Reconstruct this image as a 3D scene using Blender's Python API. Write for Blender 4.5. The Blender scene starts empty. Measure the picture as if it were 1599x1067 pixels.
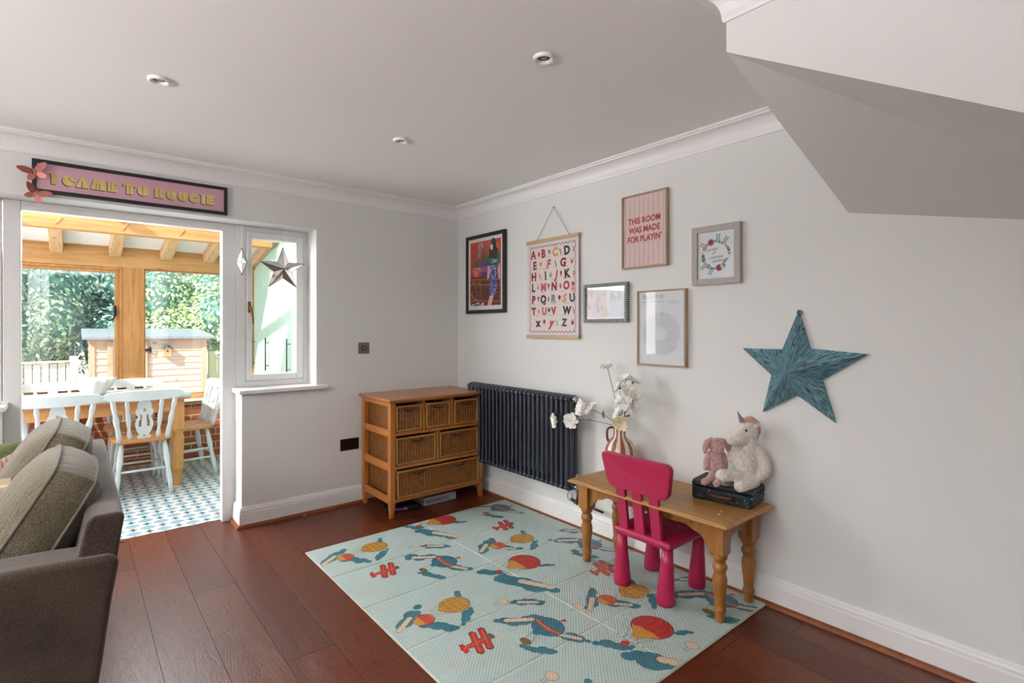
import bpy, bmesh, math, random
from mathutils import Vector, Matrix, noise
R = math.radians
SC = bpy.context.scene
COL = SC.collection
rnd = random.Random(7)
PI = math.pi

# ------------------------------------------------------------------ camera, world, sun, exposure
cd = bpy.data.cameras.new('camera'); cam = bpy.data.objects.new('camera', cd); COL.objects.link(cam)
cam.location = (-2.6118, -3.8961, 1.344)
cam.rotation_euler = (R(90), 0, R(-39.7))
cd.sensor_width = 36; cd.lens = 822.8 / 1599 * 36; cd.shift_y = -20.5 / 1599
cd.clip_start = .05; cd.clip_end = 200
SC.camera = cam
w = bpy.data.worlds.new('world'); SC.world = w; w.use_nodes = True
bg = w.node_tree.nodes['Background']; bg.inputs[0].default_value = (.78, .9, 1, 1); bg.inputs[1].default_value = 1.55
SC.view_settings.view_transform = 'Standard'; SC.view_settings.look = 'None'
SC.view_settings.gamma = 1; SC.view_settings.exposure = 0; SC.view_settings.use_curve_mapping = False
try:
    SC.cycles.use_denoising = True
    SC.cycles.max_bounces = 12; SC.cycles.diffuse_bounces = 6; SC.cycles.transparent_max_bounces = 16
    SC.cycles.sample_clamp_indirect = 8
except Exception: pass

def lamp(kind, name, energy, loc, direction, color=(1, 1, 1), size=None, angle=None, spread=None):
    d = bpy.data.lights.new(name, kind); d.energy = energy; d.color = color
    if size: d.shape = 'RECTANGLE'; d.size, d.size_y = size
    if angle is not None: d.angle = angle
    if spread: d.spread = R(spread)
    o = bpy.data.objects.new(name, d); COL.objects.link(o); o.location = loc
    o.rotation_euler = Vector(direction).to_track_quat('-Z', 'Y').to_euler()
    return o
lamp('SUN', 'sun', 8, (-8, -2, 9), (.72, .42, -.62), (1, .95, .86), angle=R(1.2))
# daylight through the rest of the glazing: conservatory's left end, the room's left window and the window behind, plus an added floor fill
lamp('AREA', 'daylight_conservatory', 92, (-4.45, 1.3, 1.25), (1, -.62, .04), (.98, .985, 1), (1.9, 1.9), spread=150)
lamp('AREA', 'daylight_left_window', 420, (-5.95, -2.6, 1.45), (1, 0, 2.5), (1, .99, .985), (2.6, 1.6), spread=127)
lamp('AREA', 'fill_doorway_floor', 74, (-2.75, .95, 2.30), (.3, -1, -.75), (.96, .98, 1), (1.7, 1.0), spread=130)  # added unseen fill, brightens the floor by the doorway and gives it glare
lamp('AREA', 'daylight_rear_window', 5, (-3.6, -6.45, 1.45), (0, 1, 1.6), (1, .99, .98), (2.4, 1.5), spread=130)

# ------------------------------------------------------------------ materials
def lin(h):
    h = h.lstrip('#'); c = [int(h[i:i+2], 16) / 255 for i in (0, 2, 4)]
    return tuple((x / 12.92 if x <= .04045 else ((x + .055) / 1.055) ** 2.4) for x in c) + (1,)
class N:
    """small node-tree helper"""
    def __init__(s, name):
        s.m = bpy.data.materials.new(name); s.m.use_nodes = True; s.t = s.m.node_tree
        s.p = s.t.nodes['Principled BSDF']; s.out = s.t.nodes['Material Output']
    def n(s, ty, **kw):
        x = s.t.nodes.new(ty)
        for k, v in kw.items():
            if k.startswith('i_'): x.inputs[k[2:].replace('_', ' ')].default_value = v
            else: setattr(x, k, v)
        return x
    def l(s, a, b): s.t.links.new(a, b)
    def set(s, k, v): s.p.inputs[k].default_value = v
    def co(s, kind='Object', scale=(1, 1, 1), rot=(0, 0, 0)):
        tc = s.n('ShaderNodeTexCoord'); mp = s.n('ShaderNodeMapping')
        mp.inputs['Scale'].default_value = scale; mp.inputs['Rotation'].default_value = rot
        s.l(tc.outputs[kind], mp.inputs[0]); return mp.outputs[0]
    def noise(s, vec, scale, detail=3, rough=.5, dist=0):
        x = s.n('ShaderNodeTexNoise'); x.inputs['Scale'].default_value = scale; x.inputs['Detail'].default_value = detail
        x.inputs['Roughness'].default_value = rough; x.inputs['Distortion'].default_value = dist
        s.l(vec, x.inputs['Vector']); return x.outputs[0]
    def ramp(s, fac, stops):
        x = s.n('ShaderNodeValToRGB'); e = x.color_ramp.elements
        while len(e) < len(stops): e.new(.5)
        for i, (p, c) in enumerate(stops): e[i].position = p; e[i].color = c if len(c) == 4 else lin(c)
        s.l(fac, x.inputs[0]); return x.outputs[0]
    def math(s, op, a, b=None, clamp=False):
        x = s.n('ShaderNodeMath', operation=op, use_clamp=clamp)
        for i, v in enumerate((a, b)):
            if v is None: continue
            if isinstance(v, (int, float)): x.inputs[i].default_value = v
            else: s.l(v, x.inputs[i])
        return x.outputs[0]
    def mix(s, fac, a, b, mode='MIX'):
        x = s.n('ShaderNodeMix', data_type='RGBA', blend_type=mode)
        for i, v in ((0, fac), (6, a), (7, b)):
            if isinstance(v, (int, float, tuple)): x.inputs[i].default_value = v
            else: s.l(v, x.inputs[i])
        return x.outputs[2]
    def bump(s, h, strength=.3, dist=.002):
        b = s.n('ShaderNodeBump'); b.inputs['Strength'].default_value = strength; b.inputs['Distance'].default_value = dist
        s.l(h, b.inputs['Height']); s.l(b.outputs[0], s.p.inputs['Normal'])
    def xyz(s, vec):
        x = s.n('ShaderNodeSeparateXYZ'); s.l(vec, x.inputs[0]); return x.outputs
MT = {}
def mat(name, col, rough=.5, metal=0, spec=None, var=0, vscale=8, bump=0, bscale=40, sheen=0, coat=0, trans=0):
    if name in MT: return MT[name]
    k = N(name); c = lin(col) if isinstance(col, str) else col
    k.set('Base Color', c); k.set('Roughness', rough); k.set('Metallic', metal)
    if spec is not None: k.set('Specular IOR Level', spec)
    if sheen: k.set('Sheen Weight', sheen)
    if coat: k.set('Coat Weight', coat)
    if trans: k.set('Transmission Weight', trans)
    v = k.co()
    if var:
        dk = tuple(x * (1 - var) for x in c[:3]) + (1,); lt = tuple(min(1, x * (1 + var)) for x in c[:3]) + (1,)
        k.l(k.ramp(k.noise(v, vscale, 4), [(.3, dk), (.7, lt)]), k.p.inputs['Base Color'])
    if bump: k.bump(k.noise(v, bscale, 3), bump)
    MT[name] = k.m; return k.m
def wood(name, c1, c2, rough=.4, grain='X', scale=1, coat=0, knots=True, dark=None):
    if name in MT: return MT[name]
    k = N(name); k.set('Roughness', rough); k.set('Coat Weight', coat); k.set('Coat Roughness', .25)
    sc = {'X': (1.2, 14, 14), 'Y': (14, 1.2, 14), 'Z': (14, 14, 1.2)}[grain]
    v = k.co(scale=tuple(a * scale for a in sc))
    n1 = k.noise(v, 3, 5, .6, .6)
    v2 = k.co(scale=tuple(a * scale * 5 for a in sc)); n2 = k.noise(v2, 4, 4, .6, .2)
    f = k.math('ADD', k.math('MULTIPLY', n1, .75), k.math('MULTIPLY', n2, .25))
    colr = k.ramp(f, [(.3, c1), (.52, dark or c2), (.7, c2)] if dark else [(.32, c1), (.68, c2)])
    if knots:
        v3 = k.co(scale=tuple({1.2: 5, 14: 9}[a] * scale for a in sc)); vo = k.n('ShaderNodeTexVoronoi'); vo.inputs['Scale'].default_value = 1.1
        k.l(v3, vo.inputs['Vector'])
        kn = k.ramp(vo.outputs['Distance'], [(.06, (1, 1, 1, 1)), (.16, (0, 0, 0, 1))])
        dk = tuple(x * .35 for x in lin(c1)[:3]) + (1,)
        colr = k.mix(k.math('MULTIPLY', kn, .65), colr, dk)
    k.l(colr, k.p.inputs['Base Color']); k.bump(f, .12, .001)
    MT[name] = k.m; return k.m
def fabric(name, c1, c2, scale=900, rough=.95, wr=0, stripes=None, sheen=.3):
    k = N(name); k.set('Roughness', rough); k.set('Specular IOR Level', .15); k.set('Sheen Weight', sheen)
    v = k.co(); a = k.noise(v, scale / 2.8, 2, .7); b = k.noise(v, 6, 3)
    f = k.math('ADD', k.math('MULTIPLY', a, .7), k.math('MULTIPLY', b, .3))
    k.l(k.ramp(f, [(.36, c1), (.64, c2)]), k.p.inputs['Base Color'])
    h = k.math('MULTIPLY', a, .25)
    if wr:
        v2 = k.co(scale=(6, 34, 9)); h = k.math('ADD', h, k.math('MULTIPLY', k.noise(v2, 1.2, 3, .5, .8), wr))
    k.bump(h, .9, .006)
    MT[name] = k.m; return k.m
def glass(name, tint=(1, 1, 1, 1), refl=1.0):
    k = N(name); k.t.nodes.remove(k.p)
    tr = k.n('ShaderNodeBsdfTransparent'); tr.inputs[0].default_value = tint
    gl = k.n('ShaderNodeBsdfGlossy'); gl.inputs['Roughness'].default_value = .02
    ge = k.n('ShaderNodeNewGeometry'); dt = k.n('ShaderNodeVectorMath', operation='DOT_PRODUCT'); k.l(ge.outputs['Incoming'], dt.inputs[0]); k.l(ge.outputs['Normal'], dt.inputs[1])
    sch = k.math('ADD', .04 * refl, k.math('MULTIPLY', .96, k.math('POWER', k.math('SUBTRACT', 1.0, k.math('ABSOLUTE', dt.outputs['Value'])), 5.0)))
    mx = k.n('ShaderNodeMixShader'); k.l(sch, mx.inputs[0])
    k.l(tr.outputs[0], mx.inputs[1]); k.l(gl.outputs[0], mx.inputs[2]); k.l(mx.outputs[0], k.out.inputs[0])
    MT[name] = k.m; return k.m
glass('window_glass'); glass('picture_glass', refl=.5)

wall_m = mat('wall_paint', '#dcdcda', .75, var=.015, vscale=1.5, bump=.03, bscale=60)
ceil_m = mat('ceiling_paint', '#e9e9e7', .8, var=.01, vscale=1, bump=.03, bscale=30)
trim_m = mat('trim_gloss_paint', '#e6e5e4', .38, bump=.02, bscale=20)
upvc_m = mat('white_window_frame', '#e3e3e2', .35)
black_m = mat('black_paint', '#141416', .45)

# plank floor
k = N('plank_floor'); k.set('Specular IOR Level', .4); k.set('Coat Weight', .10); k.set('Coat Roughness', .25)
geo = k.n('ShaderNodeNewGeometry'); ri = geo.outputs['Random Per Island']
tc = k.n('ShaderNodeTexCoord'); cx = k.n('ShaderNodeCombineXYZ')
k.l(k.math('MULTIPLY', ri, 37.0), cx.inputs[0]); k.l(k.math('MULTIPLY', ri, 91.0), cx.inputs[1])
va = k.n('ShaderNodeVectorMath', operation='ADD'); k.l(tc.outputs['Object'], va.inputs[0]); k.l(cx.outputs[0], va.inputs[1])
mp = k.n('ShaderNodeMapping'); mp.inputs['Scale'].default_value = (7, .9, 1); k.l(va.outputs[0], mp.inputs[0])
n1 = k.noise(mp.outputs[0], 1.6, 3, .55, 1.3)
rings = k.math('FRACT', k.math('MULTIPLY', n1, 13.0))
ring = k.ramp(rings, [(0, (0, 0, 0, 1)), (.12, (1, 1, 1, 1)), (.85, (.8, .8, .8, 1)), (1, (0, 0, 0, 1))])
mp2 = k.n('ShaderNodeMapping'); mp2.inputs['Scale'].default_value = (60, 2.5, 1); k.l(va.outputs[0], mp2.inputs[0])
n2 = k.noise(mp2.outputs[0], 3, 4, .6, .3)
base = k.ramp(ri, [(0, '#5a220c'), (.35, '#6a2d13'), (.7, '#743719'), (1, '#60280f')])
c1 = k.mix(k.math('MULTIPLY', n2, .5), base, lin('#260f07'))
rf = k.math('MULTIPLY', k.math('SUBTRACT', 1.0, ring), .85)
c2 = k.mix(rf, c1, lin('#2e150c'))
k.l(c2, k.p.inputs['Base Color'])
hh = k.math('ADD', k.math('MULTIPLY', ring, .5), k.math('MULTIPLY', n2, .4)); k.bump(hh, .3, .0016)
k.l(k.math('ADD', .30, k.math('MULTIPLY', n2, .12)), k.p.inputs['Roughness'])
plank_m = k.m
# patterned conservatory tiles: dark stars and pale blue lozenges in a quincunx
k = N('pattern_tile'); k.set('Roughness', .28)
tc = k.n('ShaderNodeTexCoord'); X, Y, Z = k.xyz(tc.outputs['Object'])
u = k.math('DIVIDE', k.math('ADD', X, 2.229 + 8.3), .083); v = k.math('DIVIDE', k.math('SUBTRACT', Y, .327 - 8.3), .083)
a = k.math('MULTIPLY', k.math('ADD', u, v), .5); b = k.math('MULTIPLY', k.math('SUBTRACT', u, v), .5)
def cell(q): return k.math('SUBTRACT', k.math('FRACT', k.math('ADD', q, .5)), .5)
fa, fb = cell(a), cell(b)
dx = k.math('ADD', fa, fb); dy = k.math('SUBTRACT', fa, fb)          # back to x,y in units of .083
adx, ady = k.math('ABSOLUTE', dx), k.math('ABSOLUTE', dy)
r2 = k.math('ADD', k.math('MULTIPLY', dx, dx), k.math('MULTIPLY', dy, dy))
cr = k.math('MULTIPLY', k.math('MULTIPLY', adx, ady), 5.0)
dark = k.math('LESS_THAN', k.math('ADD', r2, cr), .15)
hole = k.math('LESS_THAN', k.math('ABSOLUTE', k.math('SUBTRACT', r2, .012)), .006)
fa2, fb2 = cell(k.math('ADD', a, .5)), cell(k.math('ADD', b, .5))
dx2 = k.math('ABSOLUTE', k.math('ADD', fa2, fb2)); dy2 = k.math('ABSOLUTE', k.math('SUBTRACT', fa2, fb2))
loz = k.math('LESS_THAN', k.math('ADD', dx2, dy2), .62)
c = k.mix(loz, lin('#c4c5c2'), lin('#7c9ba6')); c = k.mix(dark, c, lin('#232b3a')); c = k.mix(k.math('MULTIPLY', hole, dark), c, lin('#75808c'))
k.l(c, k.p.inputs['Base Color']); tile_m = k.m
# bricks
k = N('red_brick'); k.set('Roughness', .9)
v = k.co(scale=(1, 1, 1), rot=(R(90), 0, 0)); br = k.n('ShaderNodeTexBrick')
br.inputs['Scale'].default_value = 1; br.inputs['Brick Width'].default_value = .225; br.inputs['Row Height'].default_value = .075
br.inputs['Mortar Size'].default_value = .006; br.inputs['Color1'].default_value = lin('#a2563a'); br.inputs['Color2'].default_value = lin('#85412b')
br.inputs['Mortar'].default_value = lin('#c9a782'); k.l(v, br.inputs['Vector'])
k.l(k.mix(.25, br.outputs[0], k.ramp(k.noise(k.co(), 30), [(.3, '#6a3322'), (.7, '#b77a55')])), k.p.inputs['Base Color'])
k.bump(br.outputs['Fac'], -.4, .004); brick_m = k.m
oak_x = wood('oak_along_beam', '#a1703e', '#c79a62', .6, 'X', .6)
oak_y = wood('oak_along_rafter', '#b0885a', '#cfac80', .6, 'Y', .6)
oak_z = wood('oak_upright', '#9a6733', '#bf8c52', .6, 'Z', .6)
pine_top = wood('waxed_pine_top', '#93662f', '#b48751', .42, 'Y', .7)
pine_leg = wood('waxed_pine_turned', '#7f4f1f', '#a36c31', .35, 'Z', .8)
dresser_m = wood('honey_pine_upright', '#9a5a22', '#bb7632', .32, 'Z', .8, coat=.3)
dresser_x = wood('honey_pine_rail', '#995720', '#b87330', .32, 'X', .8, coat=.3)
dresser_y = wood('honey_pine_side_rail', '#a55f20', '#c27a2e', .32, 'Y', .8, coat=.3)
dresser_t = wood('honey_pine_top', '#8e5325', '#a96a35', .3, 'X', .8, coat=.3, knots=False)
dpine_z = wood('dining_pine_leg', '#b67b45', '#cf9659', .5, 'Z', .8)
dpine_x = wood('dining_pine_top', '#b77f4a', '#d09c64', .45, 'X', .8)
quad_m = wood('floor_bead_wood', '#6b3314', '#8a4a20', .4, 'X', .5, knots=False)
# wicker
def wicker(name, horiz):
    k = N(name); k.set('Roughness', .6)
    tc = k.n('ShaderNodeTexCoord'); o = k.xyz(tc.outputs['Object']); h = o[horiz]; z = o[2]
    row = k.math('FLOOR', k.math('DIVIDE', z, .0065)); par = k.math('MODULO', k.math('ABSOLUTE', row), 2.0)
    st = k.math('SINE', k.math('ADD', k.math('MULTIPLY', h, 2 * PI / .024), k.math('MULTIPLY', par, PI)))
    rr = k.math('ABSOLUTE', k.math('SINE', k.math('MULTIPLY', z, PI / .0065)))
    big = k.math('ABSOLUTE', k.math('SINE', k.math('MULTIPLY', h, PI / .024)))
    hgt = k.math('ADD', k.math('MULTIPLY', st, .35), k.math('ADD', k.math('MULTIPLY', rr, .5), k.math('MULTIPLY', big, .6)))
    nz = k.noise(k.co(), 25, 3)
    f = k.math('ADD', k.math('MULTIPLY', hgt, .42), k.math('MULTIPLY', nz, .45))
    k.l(k.ramp(f, [(.12, '#2e1404'), (.45, '#7a4414'), (.85, '#b97f3e')]), k.p.inputs['Base Color'])
    k.bump(hgt, .9, .004); MT[name] = k.m; return k.m
wk_x = wicker('wicker_weave_front', 0); wk_y = wicker('wicker_weave_side', 1)
rim_m = mat('wicker_rim', '#a06f34', .6, var=.3, vscale=90, bump=.6, bscale=120)

# ------------------------------------------------------------------ mesh helper
class MB:
    def __init__(s): s.v = []; s.f = []; s.mi = []; s.sm = []
    def add(s, vs, fs, mi=0, smooth=False):
        o = len(s.v); s.v += [tuple(p) for p in vs]
        for f in fs: s.f.append(tuple(o + i for i in f)); s.mi.append(mi); s.sm.append(smooth)
        return s
    def box(s, x0, x1, y0, y1, z0, z1, mi=0):
        if x0 > x1: x0, x1 = x1, x0
        if y0 > y1: y0, y1 = y1, y0
        if z0 > z1: z0, z1 = z1, z0
        return s.add([(x, y, z) for z in (z0, z1) for y in (y0, y1) for x in (x0, x1)],
                     [(0, 2, 3, 1), (4, 5, 7, 6), (0, 1, 5, 4), (2, 6, 7, 3), (0, 4, 6, 2), (1, 3, 7, 5)], mi)
    def rbox(s, x0, x1, y0, y1, z0, z1, r=.005, n=3, mi=0, puff=0, res=1):
        """rounded box (bevelled), smooth"""
        bm = bmesh.new(); bmesh.ops.create_cube(bm, size=1)
        c = Vector(((x0 + x1) / 2, (y0 + y1) / 2, (z0 + z1) / 2)); d = Vector((abs(x1 - x0), abs(y1 - y0), abs(z1 - z0)))
        for q in bm.verts: q.co = Vector((q.co.x * d.x, q.co.y * d.y, q.co.z * d.z)) + c
        bmesh.ops.bevel(bm, geom=bm.edges[:], offset=min(r, min(d) * .49), segments=n, affect='EDGES', profile=.5)
        bm.normal_update(); bm.verts.index_update()
        s.add([q.co for q in bm.verts], [[a.index for a in f.verts] for f in bm.faces], mi, True); bm.free(); s.wn = True; return s
    def prism(s, poly, h0, h1, axis='z', mi=0, smooth=False):
        """poly: 2-D points; axis z:(x,y) x:(y,z) y:(x,z)"""
        def P(a, b, h): return {'z': (a, b, h), 'x': (h, a, b), 'y': (a, h, b)}[axis]
        n = len(poly); vs = [P(a, b, h0) for a, b in poly] + [P(a, b, h1) for a, b in poly]
        fs = [tuple(range(n))[::-1], tuple(range(n, 2 * n))] + [(i, (i + 1) % n, n + (i + 1) % n, n + i) for i in range(n)]
        return s.add(vs, fs, mi, smooth)
    def lathe(s, prof, c=(0, 0, 0), seg=24, mi=0, mif=None, axis=None, smooth=True):
        """prof: (r, z) list; axis: optional direction"""
        q = Vector(axis).to_track_quat('Z', 'Y') if axis else None
        vs = []; n = len(prof)
        for r, z in prof:
            for i in range(seg):
                a = 2 * PI * i / seg; p = Vector((r * math.cos(a), r * math.sin(a), z))
                if q: p = q @ p
                vs.append(p + Vector(c))
        o = len(s.v); s.v += [tuple(p) for p in vs]
        for j in range(n - 1):
            for i in range(seg):
                i2 = (i + 1) % seg
                s.f.append((o + j * seg + i, o + j * seg + i2, o + (j + 1) * seg + i2, o + (j + 1) * seg + i))
                s.mi.append(mif(i, j) if mif else mi); s.sm.append(smooth)
        for j, rev in ((0, True), (n - 1, False)):
            if prof[j][0] > 1e-5:
                f = [o + j * seg + i for i in range(seg)]
                s.f.append(tuple(f[::-1] if rev else f)); s.mi.append(mi); s.sm.append(False)
        return s
    def tube(s, pts, r, seg=8, mi=0, closed=False, cap=True):
        pts = [Vector(p) for p in pts]; n = len(pts); rs = r if isinstance(r, (list, tuple)) else [r] * n
        up = Vector((0, 0, 1)); rings = []; prev = None
        for i, p in enumerate(pts):
            if closed: t = (pts[(i + 1) % n] - pts[i - 1])
            else: t = (pts[min(i + 1, n - 1)] - pts[max(i - 1, 0)])
            if t.length < 1e-9: t = Vector((0, 0, 1))
            t.normalize()
            if prev is None:
                a = t.cross(up)
                if a.length < .05: a = t.cross(Vector((1, 0, 0)))
            else: a = prev - t * prev.dot(t)
            a.normalize(); prev = a; b = t.cross(a)
            rings.append([p + (a * math.cos(2 * PI * j / seg) + b * math.sin(2 * PI * j / seg)) * rs[i] for j in range(seg)])
        o = len(s.v)
        for g in rings: s.v += [tuple(q) for q in g]
        m = n if closed else n - 1
        for i in range(m):
            i2 = (i + 1) % n
            for j in range(seg):
                j2 = (j + 1) % seg
                s.f.append((o + i * seg + j, o + i * seg + j2, o + i2 * seg + j2, o + i2 * seg + j)); s.mi.append(mi); s.sm.append(True)
        if cap and not closed:
            s.f.append(tuple(o + j for j in range(seg))[::-1]); s.mi.append(mi); s.sm.append(False)
            s.f.append(tuple(o + (n - 1) * seg + j for j in range(seg))); s.mi.append(mi); s.sm.append(False)
        return s
    def ball(s, c, r, sub=2, mi=0, rot=None):
        bm = bmesh.new(); bmesh.ops.create_icosphere(bm, subdivisions=sub, radius=1)
        rr = Vector(r) if isinstance(r, (tuple, list, Vector)) else Vector((r, r, r)); M3 = rot if rot else Matrix.Identity(3)
        vs = [M3 @ Vector((q.co.x * rr.x, q.co.y * rr.y, q.co.z * rr.z)) + Vector(c) for q in bm.verts]; bm.verts.index_update()
        s.add(vs, [[a.index for a in f.verts] for f in bm.faces], mi, True); bm.free(); return s
    def xf(s, M, start=0):
        for i in range(start, len(s.v)): s.v[i] = tuple(M @ Vector(s.v[i]))
        return s
    def build(s, name, mats, parent=None, world=False, bevel=0, seg=2, origin=None):
        off = Vector((0, 0, 0))
        if parent is not None and world: off = Vector(wloc(parent))
        elif parent is None and s.v:
            if origin: off = Vector(origin)
            else:
                xs, ys, zs = zip(*s.v); off = Vector(((min(xs) + max(xs)) / 2, (min(ys) + max(ys)) / 2, min(zs)))
        me = bpy.data.meshes.new(name); me.from_pydata([tuple(Vector(p) - off) for p in s.v], [], s.f)
        mats = mats if isinstance(mats, (list, tuple)) else [mats]
        for m in mats: me.materials.append(m)
        me.polygons.foreach_set('material_index', s.mi); me.polygons.foreach_set('use_smooth', s.sm)
        me.validate(); me.update()
        ob = bpy.data.objects.new(name, me); COL.objects.link(ob)
        if parent is not None: ob.parent = parent
        else: ob.location = off
        if getattr(s, 'wn', False):
            wm = ob.modifiers.new('normals', 'WEIGHTED_NORMAL'); wm.weight = 100; wm.keep_sharp = True
        if bevel:
            b = ob.modifiers.new('bevel', 'BEVEL'); b.width = bevel; b.segments = seg; b.limit_method = 'ANGLE'; b.harden_normals = False
        return ob
def wloc(o):
    p = Vector((0, 0, 0))
    while o is not None: p = p + Vector(o.location); o = o.parent
    return p
def tag(o, label=None, cat=None, group=None, kind=None):
    if label: o['label'] = label
    if cat: o['category'] = cat
    if group: o['group'] = group
    if kind: o['kind'] = kind
    return o
def thing(name, label, cat, loc=(0, 0, 0), rz=0, group=None):
    o = bpy.data.objects.new(name, None); COL.objects.link(o); o.location = loc; o.rotation_euler = (0, 0, rz); o.empty_display_size = .1
    return tag(o, label, cat, group)
def struct(name, mb, m, bevel=0, origin=(0, 0, 0), parent=None, world=False):
    o = mb.build(name, m, parent, world, bevel, origin=origin)
    if parent is None: o['kind'] = 'structure'
    return o
def copy_tree(o, parent=None):
    c = o.copy(); COL.objects.link(c)
    if parent is not None: c.parent = parent
    for ch in list(o.children): copy_tree(ch, c)
    return c
_tc = {}
def text2d(body, size=1, offset=0, shear=0, align='CENTER'):
    key = (body, size, offset, shear, align)
    if key in _tc: return _tc[key]
    cu = bpy.data.curves.new('t', 'FONT'); cu.body = body; cu.size = size; cu.offset = offset; cu.shear = shear
    cu.align_x = align; cu.align_y = 'CENTER'; cu.resolution_u = 3; cu.fill_mode = 'BOTH' if hasattr(cu, 'fill_mode') else 'FRONT'
    ob = bpy.data.objects.new('t', cu); COL.objects.link(ob)
    bpy.context.view_layer.update()
    me = bpy.data.meshes.new_from_object(ob)
    r = ([(q.co.x, q.co.y) for q in me.vertices], [tuple(p.vertices) for p in me.polygons])
    bpy.data.objects.remove(ob); bpy.data.meshes.remove(me); bpy.data.curves.remove(cu)
    _tc[key] = r; return r
class Flat:
    """draws flat print shapes into an MB through a map (u,v,layer)->xyz"""
    def __init__(s, mb, fn): s.mb = mb; s.fn = fn; s.n = 0
    def poly(s, pts, mi, lay=1):
        s.n += 1; lay = lay + (s.n % 24) * .035
        s.mb.add([s.fn(a, b, lay) for a, b in pts], [tuple(range(len(pts)))], mi)
    def disc(s, c, r, mi, lay=1, n=16, rot=0):
        rx, ry = r if isinstance(r, tuple) else (r, r)
        pts = []
        for i in range(n):
            a = 2 * PI * i / n; x, y = rx * math.cos(a), ry * math.sin(a)
            pts.append((c[0] + x * math.cos(rot) - y * math.sin(rot), c[1] + x * math.sin(rot) + y * math.cos(rot)))
        s.poly(pts, mi, lay)
    def line(s, pts, w, mi, lay=1):
        for (x0, y0), (x1, y1) in zip(pts, pts[1:]):
            dx, dy = x1 - x0, y1 - y0; L = math.hypot(dx, dy) or 1; nx, ny = -dy / L * w / 2, dx / L * w / 2; ex, ey = dx / L * w * .3, dy / L * w * .3
            s.poly([(x0 + nx - ex, y0 + ny - ey), (x0 - nx - ex, y0 - ny - ey), (x1 - nx + ex, y1 - ny + ey), (x1 + nx + ex, y1 + ny + ey)], mi, lay)
    def rect(s, x0, x1, y0, y1, mi, lay=1): s.poly([(x0, y0), (x1, y0), (x1, y1), (x0, y1)], mi, lay)
    def text(s, body, c, size, mi, lay=1, offset=0, shear=0, rot=0, align='CENTER', sx=1):
        vs, fs = text2d(body, size, offset, shear, align); cr, sr = math.cos(rot), math.sin(rot)
        P = [s.fn(c[0] + (x * sx * cr - y * sr), c[1] + (x * sx * sr + y * cr), lay) for x, y in vs]
        s.mb.add(P, fs, mi)

# ================================================================== THE ROOM
# floor of long planks running towards the back wall
mb = MB(); mb.box(-6, .2, -6.6, .3, -.05, -.0035)
struct('floor_base', mb, mat('floor_gap', '#120a06', .9))
mb = MB(); W = .1965; x = -1.9565 + W * 20
xs = [-1.9565 + W * i for i in range(-20, 11)]
# strip between x and x+W
def jset(x):
    key = round((x + 1.9565) / W)
    d = {-1: [-.828, -2.9, -4.8], 0: [-1.69, -3.7, -5.6], 1: [-1.942, -4.0], -3: [-.283, -2.3, -4.3], 2: [-.66, -2.7, -4.7], -2: [-2.0 - .9, -4.9]}
    if key in d: return d[key]
    r = random.Random(key * 13 + 5); a = -r.uniform(.2, 1.8); return [a, a - r.uniform(1.7, 2.0), a - r.uniform(3.6, 4)]
for x in xs:
    if x > .02: continue
    js = [.27] + jset(x) + [-6.55]
    x1 = min(x + W, .15)
    for a, b in zip(js, js[1:]):
        g = .0009; mb.add([(x + g, b + g, 0), (x1 - g, b + g, 0), (x1 - g, a - g, 0), (x + g, a - g, 0),
                (x + g, b + g, -.004), (x1 - g, b + g, -.004), (x1 - g, a - g, -.004), (x + g, a - g, -.004)],
               [(0, 1, 2, 3), (0, 4, 5, 1), (1, 5, 6, 2), (2, 6, 7, 3), (3, 7, 4, 0)])
struct('floor', mb, plank_m)
# walls
T = .3
mb = MB()
mb.box(-6.2, .25, 0, T, 2.073, 2.5); mb.box(-1.245, .25, 0, T, -.02, 2.073)
mb.box(-1.745, -1.245, 0, .275, -.02, .90); mb.box(-3.42, -2.92, 0, .275, -.02, .90); mb.box(-6.2, -3.42, 0, T, -.02, 2.073)
struct('wall_back', mb, wall_m)
struct('wall_right', MB().box(0, .25, -6.7, 0, -.02, 2.5), wall_m)
mb = MB(); wy0, wy1, wz0, wz1 = -3.9, -1.3, .65, 2.25
mb.box(-6.25, -6, -6.7, wy0, -.02, 2.5).box(-6.25, -6, wy1, 0, -.02, 2.5).box(-6.25, -6, wy0, wy1, -.02, wz0).box(-6.25, -6, wy0, wy1, wz1, 2.5)
struct('wall_left', mb, wall_m)
mb = MB(); mb.box(-6.25, -4.8, -6.75, -6.5, -.02, 2.5).box(-2.4, .25, -6.75, -6.5, -.02, 2.5).box(-4.8, -2.4, -6.75, -6.5, -.02, .7).box(-4.8, -2.4, -6.75, -6.5, 2.2, 2.5)
struct('wall_front', mb, wall_m)
struct('ceiling', MB().box(-6.25, .25, -6.75, .3, 2.4, 2.55), ceil_m)
# boxed-in underside of the stairs
K = (-1.05, -3.06, 2.205); Q = (0, -4.02, 1.631)
mb = MB(); ye = -6.5; ze = 2.205 - .598 * (6.5 - 3.06)
V = [K, (-1.05, -3.06, 2.4), (.05, -3.06, 2.4), (.05, -3.06, 1.834), (.05, -4.02, 1.631), (.05, ye, ze), (-1.05, ye, ze), (-1.05, ye, 2.4)]
mb.add(V, [(0, 1, 2, 3), (0, 3, 4), (0, 4, 5, 6), (0, 6, 7, 1)])
struct('wall_staircase', mb, wall_m)
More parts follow.
